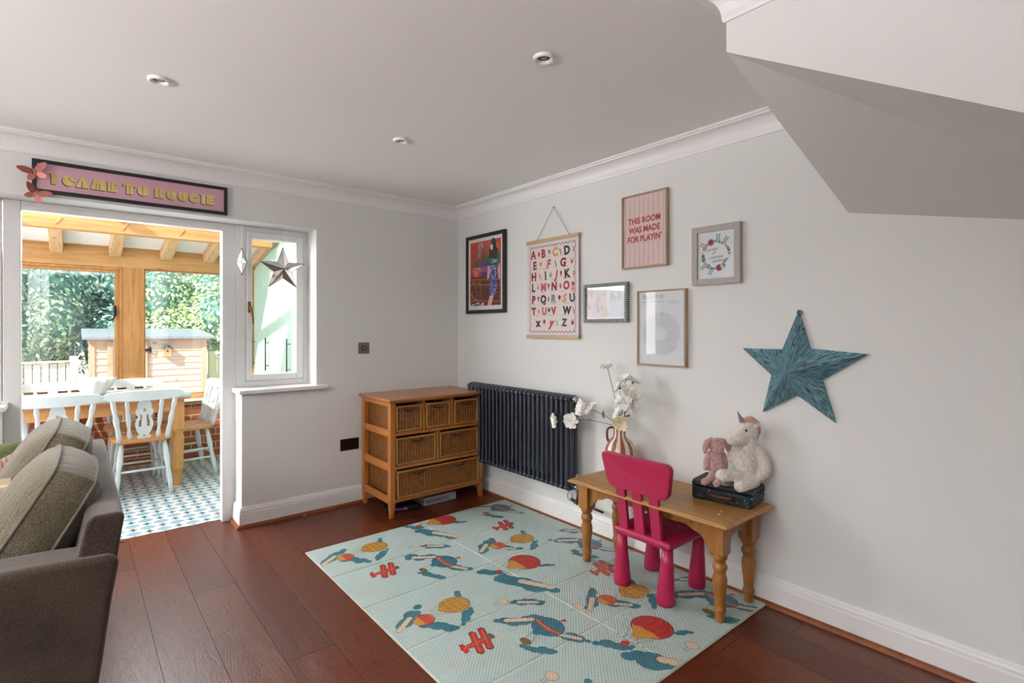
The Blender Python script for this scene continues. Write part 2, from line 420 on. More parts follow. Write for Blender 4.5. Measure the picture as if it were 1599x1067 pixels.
# coving
def sweep(mb, path, prof, mi=0):
    """path: xy points, room on the left-hand side of travel; prof: (out, z)"""
    n = len(path); rows = []
    for i in range(n):
        p = Vector(path[i]); ns = []
        if i > 0: d = (p - Vector(path[i - 1])).normalized(); ns.append(Vector((-d.y, d.x)))
        if i < n - 1: d = (Vector(path[i + 1]) - p).normalized(); ns.append(Vector((-d.y, d.x)))
        m = ns[0] if len(ns) == 1 else (ns[0] + ns[1]) / (1 + ns[0].dot(ns[1]))
        rows.append([(p.x + m.x * o, p.y + m.y * o, z) for o, z in prof])
    for a, b in zip(rows, rows[1:]):
        k = len(prof); mb.add(a + b, [(i, i + 1, k + i + 1, k + i) for i in range(k - 1)], mi)
    for r in (rows[0], rows[-1]): mb.add(r, [tuple(range(len(prof)))], mi)
    return mb
cove = [(0, 2.296), (.007, 2.296), (.009, 2.302)]
for i in range(9):
    a = R(90) * i / 8; cove.append((.010 + .055 * (1 - math.cos(a)), 2.306 + .072 * math.sin(a)))
cove += [(.069, 2.379), (.072, 2.386), (.080, 2.388), (.080, 2.401), (0, 2.401)]
mb = MB(); sweep(mb, [(0, -3.06), (0, 0), (-6, 0), (-6, -6.5), (-1.05, -6.5), (-1.05, -3.06), (0, -3.06)], cove)
struct('trim_coving', mb, trim_m)
skirt = [(0, .018), (.018, .018), (.018, .094), (.0165, .099), (.012, .1015), (.0155, .105), (.0150, .114), (.011, .122), (.010, .128), (.006, .134), (0, .136)]
struct('baseboard_right', sweep(MB(), [(0, -6.5), (0, 0)], skirt), trim_m)
struct('baseboard_back', sweep(MB(), [(0, 0), (-1.745, 0), (-1.745, .187)], skirt), trim_m)
struct('baseboard_left', sweep(MB(), [(-2.92, .187), (-2.92, 0), (-6, 0), (-6, -6.5), (-1.1, -6.5)], skirt), trim_m)
qd = [(.017, 0), (.017, .021), (.026, .020), (.033, .014), (.037, 0)]
struct('trim_floor_bead', sweep(sweep(MB(), [(0, -6.5), (0, 0), (-1.745, 0), (-1.745, .187)], qd), [(-2.92, .187), (-2.92, 0), (-6, 0)], qd), quad_m)
# window boards
mb = MB(); mb.rbox(-1.768, -1.171, -.040, 0, .900, .928, .006); mb.box(-1.768, -1.246, -.01, .2, .901, .9275)
struct('trim_window_sill', mb, trim_m)
mb = MB(); mb.rbox(-3.49, -2.897, -.040, 0, .900, .928, .006); mb.box(-3.42, -2.897, -.01, .2, .901, .9275)
struct('trim_window_sill_left', mb, trim_m)
# door set between the rooms
def frame_ring(mb, x0, x1, z0, z1, wl, wr, wb, wt, y0, y1):
    mb.box(x0, x0 + wl, y0, y1, z0, z1).box(x1 - wr, x1, y0, y1, z0, z1)
    if wb: mb.box(x0 + wl, x1 - wr, y0, y1, z0, z0 + wb)
    mb.box(x0 + wl, x1 - wr, y0, y1, z1 - wt, z1)
mb = MB(); mb.box(-2.921, -2.846, .19, .26, 0, 2.072).box(-1.826, -1.740, .19, .26, 0, 2.072).box(-2.846, -1.826, .19, .26, 2.020, 2.072)
struct('door_1', mb, upvc_m, .004)
mb = MB(); frame_ring(mb, -1.740, -1.245, .928, 2.072, .064, .036, .040, .036, .19, .26)
w1 = struct('window_1', mb, upvc_m, .004)
mb = MB(); frame_ring(mb, -1.674, -1.284, .970, 2.034, .036, .050, .044, .049, .172, .245)

cas = mb.build('casement', upvc_m, w1, True, .006)
# hide behind the casement edge the gap strip keeps open: glass
MB().box(-1.640, -1.332, .205, .211, 1.012, 1.987).build('pane', MT['window_glass'], cas, True)
bronze = mat('aged_bronze', '#6b5636', .4, .8)
mb = MB(); mb.rbox(-1.668, -1.650, .160, .172, 1.455, 1.535, .004)
mb.tube([(-1.659, .150, 1.505), (-1.655, .135, 1.49), (-1.650, .128, 1.45), (-1.643, .130, 1.41), (-1.640, .140, 1.375)], [.007, .008, .0075, .007, .006], 10)
mb.tube([(-1.659, .165, 1.50), (-1.659, .145, 1.505)], .008, 10)
mb.build('handle', bronze, cas, True)
mb = MB(); frame_ring(mb, -3.42, -2.925, .928, 2.072, .036, .064, .040, .036, .19, .26); mb2 = MB()
w2 = struct('window_2', mb, upvc_m, .004)
mb = MB(); frame_ring(mb, -3.38, -2.99, .970, 2.034, .05, .05, .044, .049, .172, .245); c2_ = mb.build('casement', upvc_m, w2, True, .006)
MB().box(-3.332, -3.038, .205, .211, 1.012, 1.987).build('pane', MT['window_glass'], c2_, True)
MB().box(-2.72, -2.37, .215, .262, -.001, .006).build('trim_threshold', mat('threshold_brown', '#4a3328', .5), None, bevel=.002)['kind'] = 'structure'
# windows behind the camera's left and rear
def plain_window(name, axis, a0, a1, z0, z1, p, panes=3):
    mb = MB()
    def bx(m, a, b, c, d, t=.03):
        if axis == 'x': m.box(p - t, p + t, a, b, c, d)
        else: m.box(a, b, p - t, p + t, c, d)
    bx(mb, a0, a0 + .06, z0, z1); bx(mb, a1 - .06, a1, z0, z1); bx(mb, a0, a1, z0, z0 + .06); bx(mb, a0, a1, z1 - .06, z1)
    for i in range(1, panes):
        a = a0 + (a1 - a0) * i / panes; bx(mb, a - .04, a + .04, z0, z1)
    o = struct(name, mb, upvc_m, 0)
    g = MB(); bx(g, a0 + .05, a1 - .05, z0 + .05, z1 - .05, .003); g.build('pane', MT['window_glass'], o, True); return o
plain_window('window_3', 'x', wy0, wy1, wz0, wz1, -6.1)
plain_window('window_4', 'y', -4.8, -2.4, .7, 2.2, -6.62)

# ================================================================== THE CONSERVATORY
XR = -1.09; XL = -4.7; YF = 2.4
struct('floor_tiles', MB().box(XL, XR + .05, .262, YF + .05, -.06, 0), tile_m)
mb = MB(); mb.box(XL - .1, XR + .1, YF, YF + .22, -.1, .56); mb.box(XL - .22, XL, .3, YF, -.1, .56)
struct('wall_brick', mb, brick_m)
mb = MB(); mb.box(XL, XR, YF - .06, YF + .1, .598, .618)
struct('trim_conservatory_sill', mb, mat('cream_sill', '#efece4', .4), .004)
mb = MB(); mb.box(XL, XR, YF - .03, YF + .08, .56, .599); mb.box(XL, XR, YF - .01, YF + .09, .618, .668)
struct('trim_oak_rail', mb, oak_x, .004)
mb = MB(); mb.box(XL, XR, YF - .05, YF + .1, 1.925, 2.112); mb.box(XL, XR, YF - .075, YF + .1, 2.105, 2.128)
struct('trim_wall_plate', mb, oak_x, .006)
struct('trim_oak_post', MB().box(-2.253, -2.086, YF - .05, YF + .1, .66, 1.93), oak_z, .006)
struct('trim_corner_post', MB().box(-1.125, XR, YF - .07, YF + .1, .66, 2.0), oak_z, .006)
def oak_window(name, x0, x1, z0, z1, fw, pane_only=False):
    mb = MB()
    if not pane_only:
        frame_ring(mb, x0, x1, z0, z1, fw, fw * .45, fw, .024, YF - .035, YF + .06)
        frame_ring(mb, x0 + fw * .9, x1 - fw * .45, z0 + fw * .8, z1 - .024, fw, fw * .55, fw, .026, YF - .015, YF + .045)
    else: frame_ring(mb, x0, x1, z0, z1, .012, .012, .012, .012, YF, YF + .05)
    o = struct(name, mb, oak_z, .004)
    MB().box(x0 + .01, x1 - .01, YF + .02, YF + .026, z0 + .01, z1 - .01).build('pane', MT['window_glass'], o, True); return o
ow = oak_window('window_5', -3.35, -2.253, .668, 1.925, .065)
oak_window('window_6', -2.086, -1.125, .668, 1.925, 0, True)
mb = MB(); mb.rbox(-2.325, -2.305, YF - .03, YF - .014, 1.46, 1.56, .004)
mb.tube([(-2.315, YF - .04, 1.52), (-2.318, YF - .06, 1.47), (-2.33, YF - .06, 1.43), (-2.36, YF - .055, 1.415), (-2.375, YF - .05, 1.43)], [.008, .008, .007, .006, .009], 8)
mb.build('handle', mat('black_iron', '#1b1a19', .5, .6), ow, True)
oak_window('window_7', XL, -3.42, .668, 1.925, .065)
struct('trim_oak_post_left', MB().box(-3.42, -3.35, YF - .05, YF + .1, .66, 1.93), oak_z, .006)
# rafters, purlin and roof
SL = .2
def rz_(y): return 2.013 + (2.3 - y) * SL
for i, xr in enumerate((-4.0, -3.58, -3.155, -2.734, -2.319, -1.917, -1.546)):
    mb = MB(); h = .045
    mb.prism([(2.285, rz_(2.285)), (1.56, rz_(1.56)), (1.56, rz_(1.56) + .11), (2.40, rz_(2.4) + .115), (2.40, rz_(2.4) + .06), (2.30, rz_(2.3) + .045)], xr - h, xr + h, 'x')
    struct('trim_rafter_%d' % (i + 1), mb, oak_y, .006)
struct('trim_rafter_side', MB().prism([(2.34, rz_(2.34)), (.3, rz_(.3)), (.3, rz_(.3) + .1), (2.34, rz_(2.34) + .1)], XR - .05, XR, 'x'), oak_y, .004)
mb = MB(); mb.box(XL, XR - .05, 1.50, 1.60, 2.125, 2.25)
for xr in (-3.155, -2.734, -2.319, -1.917, -1.546): mb.prism([(xr + .035, 2.215), (xr + .055, 2.205), (xr + .012, 2.150), (xr + .002, 2.155)], 1.492, 1.5, 'y')
struct('trim_purlin', mb, oak_x, .006)
mb = MB(); t = .03
mb.prism([(2.62, rz_(2.62) + .108), (1.58, rz_(1.58) + .108), (1.58, rz_(1.58) + .16), (2.62, rz_(2.62) + .16)], XL - .3, XR + .1, 'x')
struct('ceiling_conservatory', mb, ceil_m)
roof = struct('added_roof_glass', MB().prism([(1.6, rz_(1.6) + .14), (.3, rz_(.3) + .14), (.3, rz_(.3) + .15), (1.6, rz_(1.6) + .15)], XL - .1, XR, 'x'), MT['window_glass'])  # unseen glass strip, added so sun reaches the purlin and timbers
mb = MB()
for xr in (-4.0, -3.155, -2.319): mb.prism([(1.56, rz_(1.56) + .06), (.3, rz_(.3) + .06), (.3, rz_(.3) + .14), (1.56, rz_(1.56) + .14)], xr - .03, xr + .03, 'x')
struct('trim_glazing_bar', mb, oak_y)
# left end glazing
mb = MB()
for yy in (.34, 1.3, 2.33): mb.box(XL - .08, XL, yy - .04, yy + .04, .56, 2.4)
mb.box(XL - .08, XL, .3, YF, .56, .64).box(XL - .08, XL, .3, YF, 2.0, 2.1)
w9 = struct('window_9', mb, oak_z); MB().box(XL - .045, XL - .04, .3, YF, .6, 2.05).build('pane', MT['window_glass'], w9, True)
# right-hand boarded wall with tall cupboard doors
k = N('mint_boards'); k.set('Roughness', .45)
tc = k.n('ShaderNodeTexCoord'); X, Y, Z = k.xyz(tc.outputs['Object'])
gr = k.math('LESS_THAN', k.math('FRACT', k.math('DIVIDE', Y, .085)), .06)
k.l(k.mix(k.math('MULTIPLY', gr, .9), lin('#a9c4b4'), lin('#5f7f70')), k.p.inputs['Base Color'])
mint_m = k.m
struct('wall_conservatory_right', MB().box(XR + .002, XR + .12, .3, 2.62, -.02, 2.6), mint_m)
cb = thing('tall_cupboard', 'pale mint boarded cupboard with dark bar handles seen through the side window', 'cupboard', (XR, 1.3, 0))
dark_bar = mat('dark_bar_metal', '#2e3033', .35, .8)
for y0, y1, hy in ((1.80, 2.31, 2.27), (1.12, 1.79, 1.745), (.42, 1.11, 1.06)):
    d = MB().box(XR - .018, XR + .001, y0, y1, .08, 1.80 if y0 > 9 else 1.98).build('door', mint_m, cb, True, .003)
    hb = MB(); hb.tube([(XR - .05, hy, .92), (XR - .05, hy, 1.25)], .006, 8)
    for z in (.97, 1.20): hb.tube([(XR - .05, hy, z), (XR - .015, hy, z)], .004, 6)
    hb.build('handle', dark_bar, d, True)

# ================================================================== OUTSIDE
struct('ground', MB().box(-25, 18, 2.6, 40, -.6, -.12), mat('patio_ground', '#b9b3a4', .9, var=.2, vscale=3))
shed_w = wood('shed_boards', '#d3b199', '#e6cdbb', .85, 'X', .5); shed_z = wood('shed_frame', '#c69c80', '#dcb9a0', .85, 'Z', .5)
sh = thing('garden_shed', 'low weathered timber shed with grey felt roof standing behind the conservatory post', 'shed', (-1.6, 7.7, -.12))
mb = MB(); nb = 12
for i in range(nb):
    z0 = -.12 + i * .108; mb.prism([(6.985, z0), (7.0, z0 + .112), (7.03, z0 + .112), (7.03, z0)], -2.42, -.79, 'x')
    mb.prism([(-2.425, z0), (-2.41, z0 + .112), (-2.38, z0 + .112), (-2.38, z0)], 7.0, 8.4, 'y'); mb.prism([(-.785, z0), (-.80, z0 + .112), (-.83, z0 + .112), (-.83, z0)], 7.0, 8.4, 'y')
mb.build('boards', shed_w, sh, True)
mb = MB(); mb.box(-2.44, -2.36, 6.97, 7.0, -.12, 1.17).box(-.85, -.77, 6.97, 7.0, -.12, 1.17).box(-2.46, -.75, 6.965, 6.995, 1.13, 1.2)
mb.build('corner_trim', shed_z, sh, True, .003)
mb = MB(); mb.box(-2.2, -1.66, 6.96, 6.985, -.1, 1.13); dr = mb.build('door', shed_w, sh, True)
mb = MB(); mb.box(-2.2, -2.13, 6.945, 6.965, -.1, 1.13).box(-1.73, -1.66, 6.945, 6.965, -.1, 1.13); mb.build('door_frame', shed_z, dr, True)
mb = MB(); mb.box(-1.73, -1.60, 6.935, 6.945, .95, 1.0).box(-1.63, -1.60, 6.935, 6.946, .92, 1.03); mb.build('hinge', MT['black_iron'], dr, True)
mb = MB(); mb.prism([(6.86, 1.165), (8.5, 1.30), (8.5, 1.34), (6.86, 1.205)], -2.52, -.66, 'x'); mb.build('roof', mat('roof_felt', '#8d989e', .85, var=.15, vscale=20), sh, True)
bh = thing('bird_house', 'small wooden bird box with green roof fixed to the shed front', 'bird house', (-1.38, 6.93, .88))
mb = MB(); mb.prism([(-1.43, .86), (-1.33, .86), (-1.33, 1.0), (-1.38, 1.04), (-1.43, 1.0)], 6.86, 6.98, 'y'); mb.build('box', mat('bird_box_pine', '#c99c6e', .8), bh, True)
mb = MB(); mb.prism([(-1.455, .99), (-1.38, 1.055), (-1.305, .99), (-1.305, 1.005), (-1.38, 1.075), (-1.455, 1.005)], 6.83, 6.99, 'y'); mb.build('roof', mat('green_felt', '#46655a', .8), bh, True)
MB().lathe([(.014, 0), (.014, .004)], (-1.38, 6.86, .95), 12, axis=(0, -1, 0)).build('entrance_hole', mat('dark_hole', '#0c0a08', .9), bh, True)
fence_m = wood('pale_fence', '#cfccc6', '#e6e3dc', .85, 'Z', .6, knots=False); green_m = wood('green_fence', '#b9bc92', '#d3d4ac', .85, 'Z', .6, knots=False)
def fence(name, label, p0, p1, top, m, nposts, group=None, cap=True):
    p0, p1 = Vector(p0), Vector(p1); d = (p1 - p0); L = d.length; a = math.atan2(d.y, d.x)
    t = thing(name, label, 'fence', (p0.x, p0.y, -.12), a, group)
    mb = MB(); n = int(L / .1)
    for i in range(n):
        x = L * (i + .5) / n; mb.box(x - .044, x + .044, .012, .03, 0, top + .12 - .05 - .012 * (i % 2))
    mb.build('palings', m, t)
    if cap: MB().box(0, L, -.03, .05, top + .07, top + .10).build('capping_rail', m, t, bevel=.004)
    for i in range(nposts):
        x = L * i / max(1, nposts - 1); MB().box(x - .05, x + .05, -.05, .05, 0, top + .17).build('post', m, t, bevel=.006)
    return t
fence('garden_fence', 'bleached white picket fence standing left of the shed', (-6.6, 6.5), (-2.62, 7.35), .84, fence_m, 6)
fence('garden_fence', 'greenish board fence standing right of the shed', (-.62, 7.4), (3.6, 7.4), .86, green_m, 4)
# trees and hedges: real leaves on a trunk
def leaf_mat(name, a, b, c):
    k = N(name); k.set('Roughness', .55); k.set('Specular IOR Level', .4)
    g = k.n('ShaderNodeNewGeometry')
    col = k.ramp(g.outputs['Random Per Island'], [(0, a), (.5, b), (1, c)]); k.l(col, k.p.inputs['Base Color'])
    tl = k.n('ShaderNodeBsdfTranslucent'); k.l(col, tl.inputs[0]); mx = k.n('ShaderNodeMixShader'); mx.inputs[0].default_value = .35
    k.l(k.p.outputs[0], mx.inputs[1]); k.l(tl.outputs[0], mx.inputs[2]); k.l(mx.outputs[0], k.out.inputs[0]); return k.m
lm1 = leaf_mat('leaves_deep', '#86ab98', '#bcd6a6', '#f0f7dc'); lm2 = leaf_mat('leaves_bright', '#b4cf88', '#dcebb2', '#fbfde6'); lm3 = leaf_mat('leaves_blue', '#7fb0ac', '#b0d3c8', '#e8f3e2')
bark = mat('bark', '#6c5a48', .9, var=.2, vscale=20, bump=.5, bscale=30)
def tree(label, c, rad, n, lm, seed, leaf=.05, cat='tree'):
    r = random.Random(seed); t = thing('garden_tree' if cat == 'tree' else 'garden_bush', label, cat, (c[0], c[1], -.12), 0, 'greenery beyond the garden fence')
    mb = MB(); zc = c[2]
    lobes = [(r.uniform(-.6, .6) * rad[0], r.uniform(-.5, .3) * rad[1], zc + r.uniform(-.55, .6) * rad[2], r.uniform(.35, .6)) for _ in range(11)]
    for i in range(int(n * 2.2)):
        L = r.choice(lobes); th = r.uniform(0, 2 * PI); cz = r.uniform(-1, 1); sz = math.sqrt(1 - cz * cz); q = r.uniform(.75, 1.05) * L[3]
        p = Vector((L[0] + sz * math.cos(th) * q * rad[0], L[1] + sz * math.sin(th) * q * rad[1], L[2] + .12 + cz * q * rad[2]))
        if p.z < .05: p.z = .05 + r.uniform(0, .3)
        s = leaf * r.uniform(.6, 1.3); nrm = Vector((math.cos(th) * sz + r.uniform(-.5, .5), math.sin(th) * sz + r.uniform(-.5, .5), cz + r.uniform(-.2, .9))).normalized()
        a = nrm.cross(Vector((r.uniform(-1, 1), r.uniform(-1, 1), .3))).normalized(); b = nrm.cross(a)
        mb.add([p - a * s, p + b * s * .5, p + a * s, p - b * s * .5], [(0, 1, 2, 3)])
    mb.build('foliage', lm, t)
    core = MB()
    for L in lobes: core.ball((L[0], L[1], max(.3, L[2] + .12)), (rad[0] * L[3] * .8, rad[1] * L[3] * .8, rad[2] * L[3] * .8), 2)
    core.build('inner_foliage', mat('inner_leaf_mass', '#5d8a80', .9, var=.5, vscale=9, bump=1, bscale=14), t)
    MB().tube([(0, 0, 0), (.05, .02, zc * .5), (0, .05, zc)], [.12, .09, .04], 8).build('trunk', bark, t)
for a in [('broad bushy tree left beyond the white fence', (-5.6, 9.2, 1.5), (1.7, 1.1, 1.7), 5200, lm2, 1), ('leafy tree behind the white fence beside the window frame', (-3.75, 9.0, 1.55), (1.35, 1.1, 1.7), 6000, lm1, 2),
          ('dark bluish tree directly behind the shed', (-2.1, 9.8, 1.9), (1.4, 1.1, 1.6), 5200, lm3, 3), ('bright green bush behind the right end of the shed', (-.75, 9.3, 1.35), (1.1, .9, 1.4), 5200, lm2, 4),
          ('tall tree right of the shed with blue-green leaves', (-.6, 11.5, 3.0), (2.2, 1.3, 2.2), 5200, lm3, 5), ('tall tree rising behind the left hedge', (-4.4, 11.6, 3.1), (2.6, 1.3, 2.3), 5200, lm1, 6),
          ('rounded bush over the greenish fence', (1.6, 9.2, 1.4), (1.5, 1.0, 1.6), 4200, lm1, 7), ('tall tree at the far left of the garden', (-8.6, 10.4, 2.6), (2.4, 1.4, 2.7), 4200, lm3, 8)]:
    tree(a[0], a[1], a[2], a[3], a[4], a[5], cat='bush' if 'bush ' in a[0] or 'bush' in a[0].split()[-5:] else 'tree')

# ================================================================== DINING FURNITURE IN THE CONSERVATORY
white_ch = mat('chipped_white_paint', '#c6cacc', .5, var=.04, vscale=12, bump=.15, bscale=30)
seat_w = wood('chair_seat_wood', '#a9703c', '#c98f57', .45, 'X', .8)
tbl = thing('dining_table', 'large pine farmhouse dining table with thick turned legs', 'table', (-2.8, 1.72, 0))
mb = MB(); mb.rbox(-3.75, -1.835, 1.33, 2.09, .757, .785, .006); mb.build('tabletop', mat('whitewashed_table_top', '#aeb8b6', .4, var=.05, vscale=5), tbl, True)
MB().box(-3.74, -1.845, 1.34, 2.08, .745, .760).build('top_edge', dpine_x, tbl, True, .003)
mb = MB(); mb.box(-3.66, -1.92, 1.395, 1.42, .64, .75).box(-3.66, -1.92, 2.0, 2.025, .64, .75).box(-1.945, -1.92, 1.4, 2.02, .64, .75).box(-3.66, -3.635, 1.4, 2.02, .64, .75); mb.build('apron', dpine_x, tbl, True, .003)
tl = [(.030, 0), (.034, .11), (.047, .14), (.050, .155), (.044, .17), (.050, .185), (.044, .20), (.048, .33), (.050, .41), (.040, .445), (.052, .46), (.040, .475), (.044, .485)]
for lx in (-1.93, -3.65):
    for ly in (1.43, 1.99):
        mb = MB(); mb.lathe(tl, (lx, ly, 0), 16); mb.rbox(lx - .045, lx + .045, ly - .045, ly + .045, .475, .752, .004); mb.build('leg', dpine_z, tbl, True)
# fiddle-back chairs
def dining_chair():
    """local frame: sitter faces +y, back at -y"""
    t = thing('dining_chair', '', 'chair', (0, 0, 0), 0, 'white farmhouse chairs round the dining table')
    mb = MB(); pts = []
    for i in range(28):
        a = 2 * PI * i / 28; x = .215 * abs(math.cos(a)) ** .6 * (1 if math.cos(a) > 0 else -1); y = .205 * abs(math.sin(a)) ** .6 * (1 if math.sin(a) > 0 else -1)
        pts.append((x * (1 + .05 * y / .2), y))
    mb.prism(pts, .435, .465, 'z'); mb.build('seat', [seat_w], t, bevel=.008)
    for sx in (-1, 1):
        for sy in (-1, 1):
            a = Vector((sx * .14, sy * .13, .44)); b = Vector((sx * .185, sy * .20, 0)); rr = [.013, .018, .022, .016, .020, .017, .013]; n = len(rr)
            MB().tube([a.lerp(b, i / (n - 1)) for i in range(n)], rr, 10).build('leg', white_ch, t)
    mb = MB()
    for z, in ((.17,), (.25,)):
        f = 1 - z / .44
        if z > .2:
            for sx in (-1, 1): mb.tube([(sx * (.14 + .045 * f), -(.13 + .07 * f), z), (sx * (.14 + .045 * f), (.13 + .07 * f), z)], [.009, .009], 8)
        else:
            for sx in (-1, 1): mb.tube([(sx * (.14 + .045 * f), -(.13 + .07 * f), z), (sx * (.14 + .045 * f), (.13 + .07 * f), z)], [.009, .009], 8)
    for sy in (-1, 1): mb.tube([(-.165, sy * .165, .21), (.165, sy * .165, .21)], [.009, .009], 8)
    mb.build('stretcher', white_ch, t)
    # back: crest, two outer stiles, two spindles, fiddle splat
    yb0, yb1 = -.175, -.255
    def bk(x, z): s = (z - .46) / .34; return (x, yb0 + (yb1 - yb0) * s, z)
    for sx in (-1, 1):
        rr = [.017, .019, .015, .021, .013, .018, .014]
        MB().tube([Vector(bk(sx * .155, .455)).lerp(Vector(bk(sx * .205, .79)), i / 6) for i in range(7)], rr, 10).build('stile', white_ch, t)
        rr = [.012, .017, .010, .016, .018, .012, .017, .010]
        MB().tube([Vector(bk(sx * .092, .455)).lerp(Vector(bk(sx * .115, .79)), i / 7) for i in range(8)], rr, 10).build('spindle', white_ch, t)
    prof = [(.040, 0), (.046, .03), (.030, .045), (.046, .07), (.058, .11), (.060, .14), (.050, .17), (.040, .19), (.052, .205), (.060, .23), (.046, .26), (.044, .29), (.032, .32), (.028, .345)]
    mb = MB()
    def sp(x, h, o): p = bk(x, .455 + h); return (p[0], p[1] + o, p[2])
    # splat as strips, leaving the two tear-shaped piercings and two round ones
    for i in range(len(prof) - 1):
        (w0, h0), (w1, h1) = prof[i], prof[i + 1]
        segs = [(-1, 1)]
        if .09 < (h0 + h1) / 2 < .20: segs = [(-1, -.62), (-.32, .32), (.62, 1)]
        elif .015 < (h0 + h1) / 2 < .05 or .235 < (h0 + h1) / 2 < .27: segs = [(-1, -.16), (.16, 1)]
        for a, b in segs:
            vs = [sp(w * f, h, o) for o in (-.007, .007) for w, h, f in ((w0, h0, a), (w0, h0, b), (w1, h1, b), (w1, h1, a))]
            mb.add(vs, [(0, 1, 2, 3), (7, 6, 5, 4), (0, 4, 5, 1), (1, 5, 6, 2), (2, 6, 7, 3), (3, 7, 4, 0)])
    mb.build('splat', white_ch, t)
    mb = MB(); n = 16; vs = []
    for i in range(n + 1):
        s = -1 + 2 * i / n; x = .262 * s; cy = .045 * (1 - s * s); yy = yb1 - .03 - .01 + .035 * s * s
        top = .862 - .012 * s * s - (.018 if abs(s) > .93 else 0); bot = .778 + .012 * s * s + (.028 if abs(s) > .93 else 0)
        for dy, z in ((-.011, bot), (.011, bot), (.004, top), (-.016, top)): vs.append((x, yy + dy, z))
    fs = []
    for i in range(n):
        for j in range(4): fs.append((i * 4 + j, i * 4 + (j + 1) % 4, (i + 1) * 4 + (j + 1) % 4, (i + 1) * 4 + j))
    fs += [(3, 2, 1, 0), (n * 4, n * 4 + 1, n * 4 + 2, n * 4 + 3)]
    mb.add(vs, fs, 0, False); mb.build('crest_rail', white_ch, t, bevel=.005)
    return t
ch0 = dining_chair()
for i, (x, y, rz, lb) in enumerate([(-2.185, 1.40, 0, 'white fiddle-back dining chair at the near side, right of the other near chair'),
        (-2.715, 1.36, R(2), 'white fiddle-back dining chair at the near side, partly behind the door frame and sofa'),
        (-1.83, 1.735, R(98), 'white fiddle-back dining chair at the right end of the table by the window sill'),
        (-2.20, 2.045, R(180), 'white dining chair across the table behind the right near chair'),
        (-2.76, 2.045, R(180), 'white dining chair across the table behind the fluted bowl, left one')]):
    c = ch0 if i == 0 else copy_tree(ch0)
    c.location = (x, y, 0); c.rotation_euler = (0, 0, rz); c['label'] = lb
bw = MB(); vs = []; seg = 48; prof = [(.0, .0), (.055, 0), (.060, .006), (.095, .05), (.13, .10), (.146, .14)]
def flute(r, a, z): return r * (1 + .05 * math.cos(12 * a) * min(1, z / .05))
rows = [(r, z, 0) for r, z in prof] + [(r - .006, z + (.006 if z < .01 else 0), 1) for r, z in prof[::-1]]
for r, z, _ in rows:
    for i in range(seg):
        a = 2 * PI * i / seg; q = flute(max(r, 0.0005), a, z); zz = z + (.006 * math.cos(12 * a) if z > .13 else 0); vs.append((-2.485 + q * math.cos(a), 1.70 + q * math.sin(a), .785 + zz))
fs = [(j * seg + i, j * seg + (i + 1) % seg, (j + 1) * seg + (i + 1) % seg, (j + 1) * seg + i) for j in range(len(rows) - 1) for i in range(seg)]
bw.add(vs, fs, 0, True)
tag(bw.build('fluted_bowl', mat('white_ceramic', '#c9c4c2', .35)), 'white fluted petal-edged bowl standing on the dining table', 'bowl')
# ================================================================== SOFA
sofa_m = fabric('sofa_weave_brown', '#281f19', '#54463a', 800, wr=.15)
cush_m = fabric('sofa_cushion_weave', '#453d31', '#827963', 800, wr=1.5)
pipe_m = mat('sofa_piping', '#6f675b', .9)
so = thing('sofa', 'taupe brown woven two-seat sofa seen from its arm end, at the left of the room', 'sofa', (-3.0, -1.07, 0))
def sofa_arm(y0, y1):
    mb = MB(); prof = [(-2.575, .10), (-2.545, .30), (-2.52, .50), (-2.503, .60), (-2.506, .622), (-2.53, .634), (-2.70, .645), (-3.0, .655), (-3.38, .645), (-3.42, .63), (-3.43, .58), (-3.41, .10)]
    mb.prism(prof, y0, y1, 'y'); return mb
for y0, y1 in ((-1.83, -1.67), (-.47, -.31)):
    o = sofa_arm(y0, y1).build('arm', sofa_m, so, True, .022, 4)
mb = MB(); mb.prism([(-2.58, .10), (-2.545, .32), (-2.50, .66), (-2.487, .742), (-2.50, .758), (-2.565, .758), (-2.585, .74), (-2.66, .35), (-2.72, .10)], -1.80, -.34, 'y')
mb.build('back_frame', sofa_m, so, True, .012, 3)
MB().box(-3.38, -2.66, -1.665, -.475, .10, .30).build('seat_base', sofa_m, so, True, .02, 3)
for y0, y1 in ((-1.662, -1.075), (-1.065, -.478)):
    MB().rbox(-3.42, -2.71, y0, y1, .305, .455, .05, 5).build('seat_cushion', cush_m, so, True)
for x in (-3.36, -2.66):
    for y in (-1.77, -.37): MB().lathe([(.018, 0), (.026, .10)], (x, y, 0), 12).build('foot', mat('dark_foot', '#2a1d14', .5), so, True)
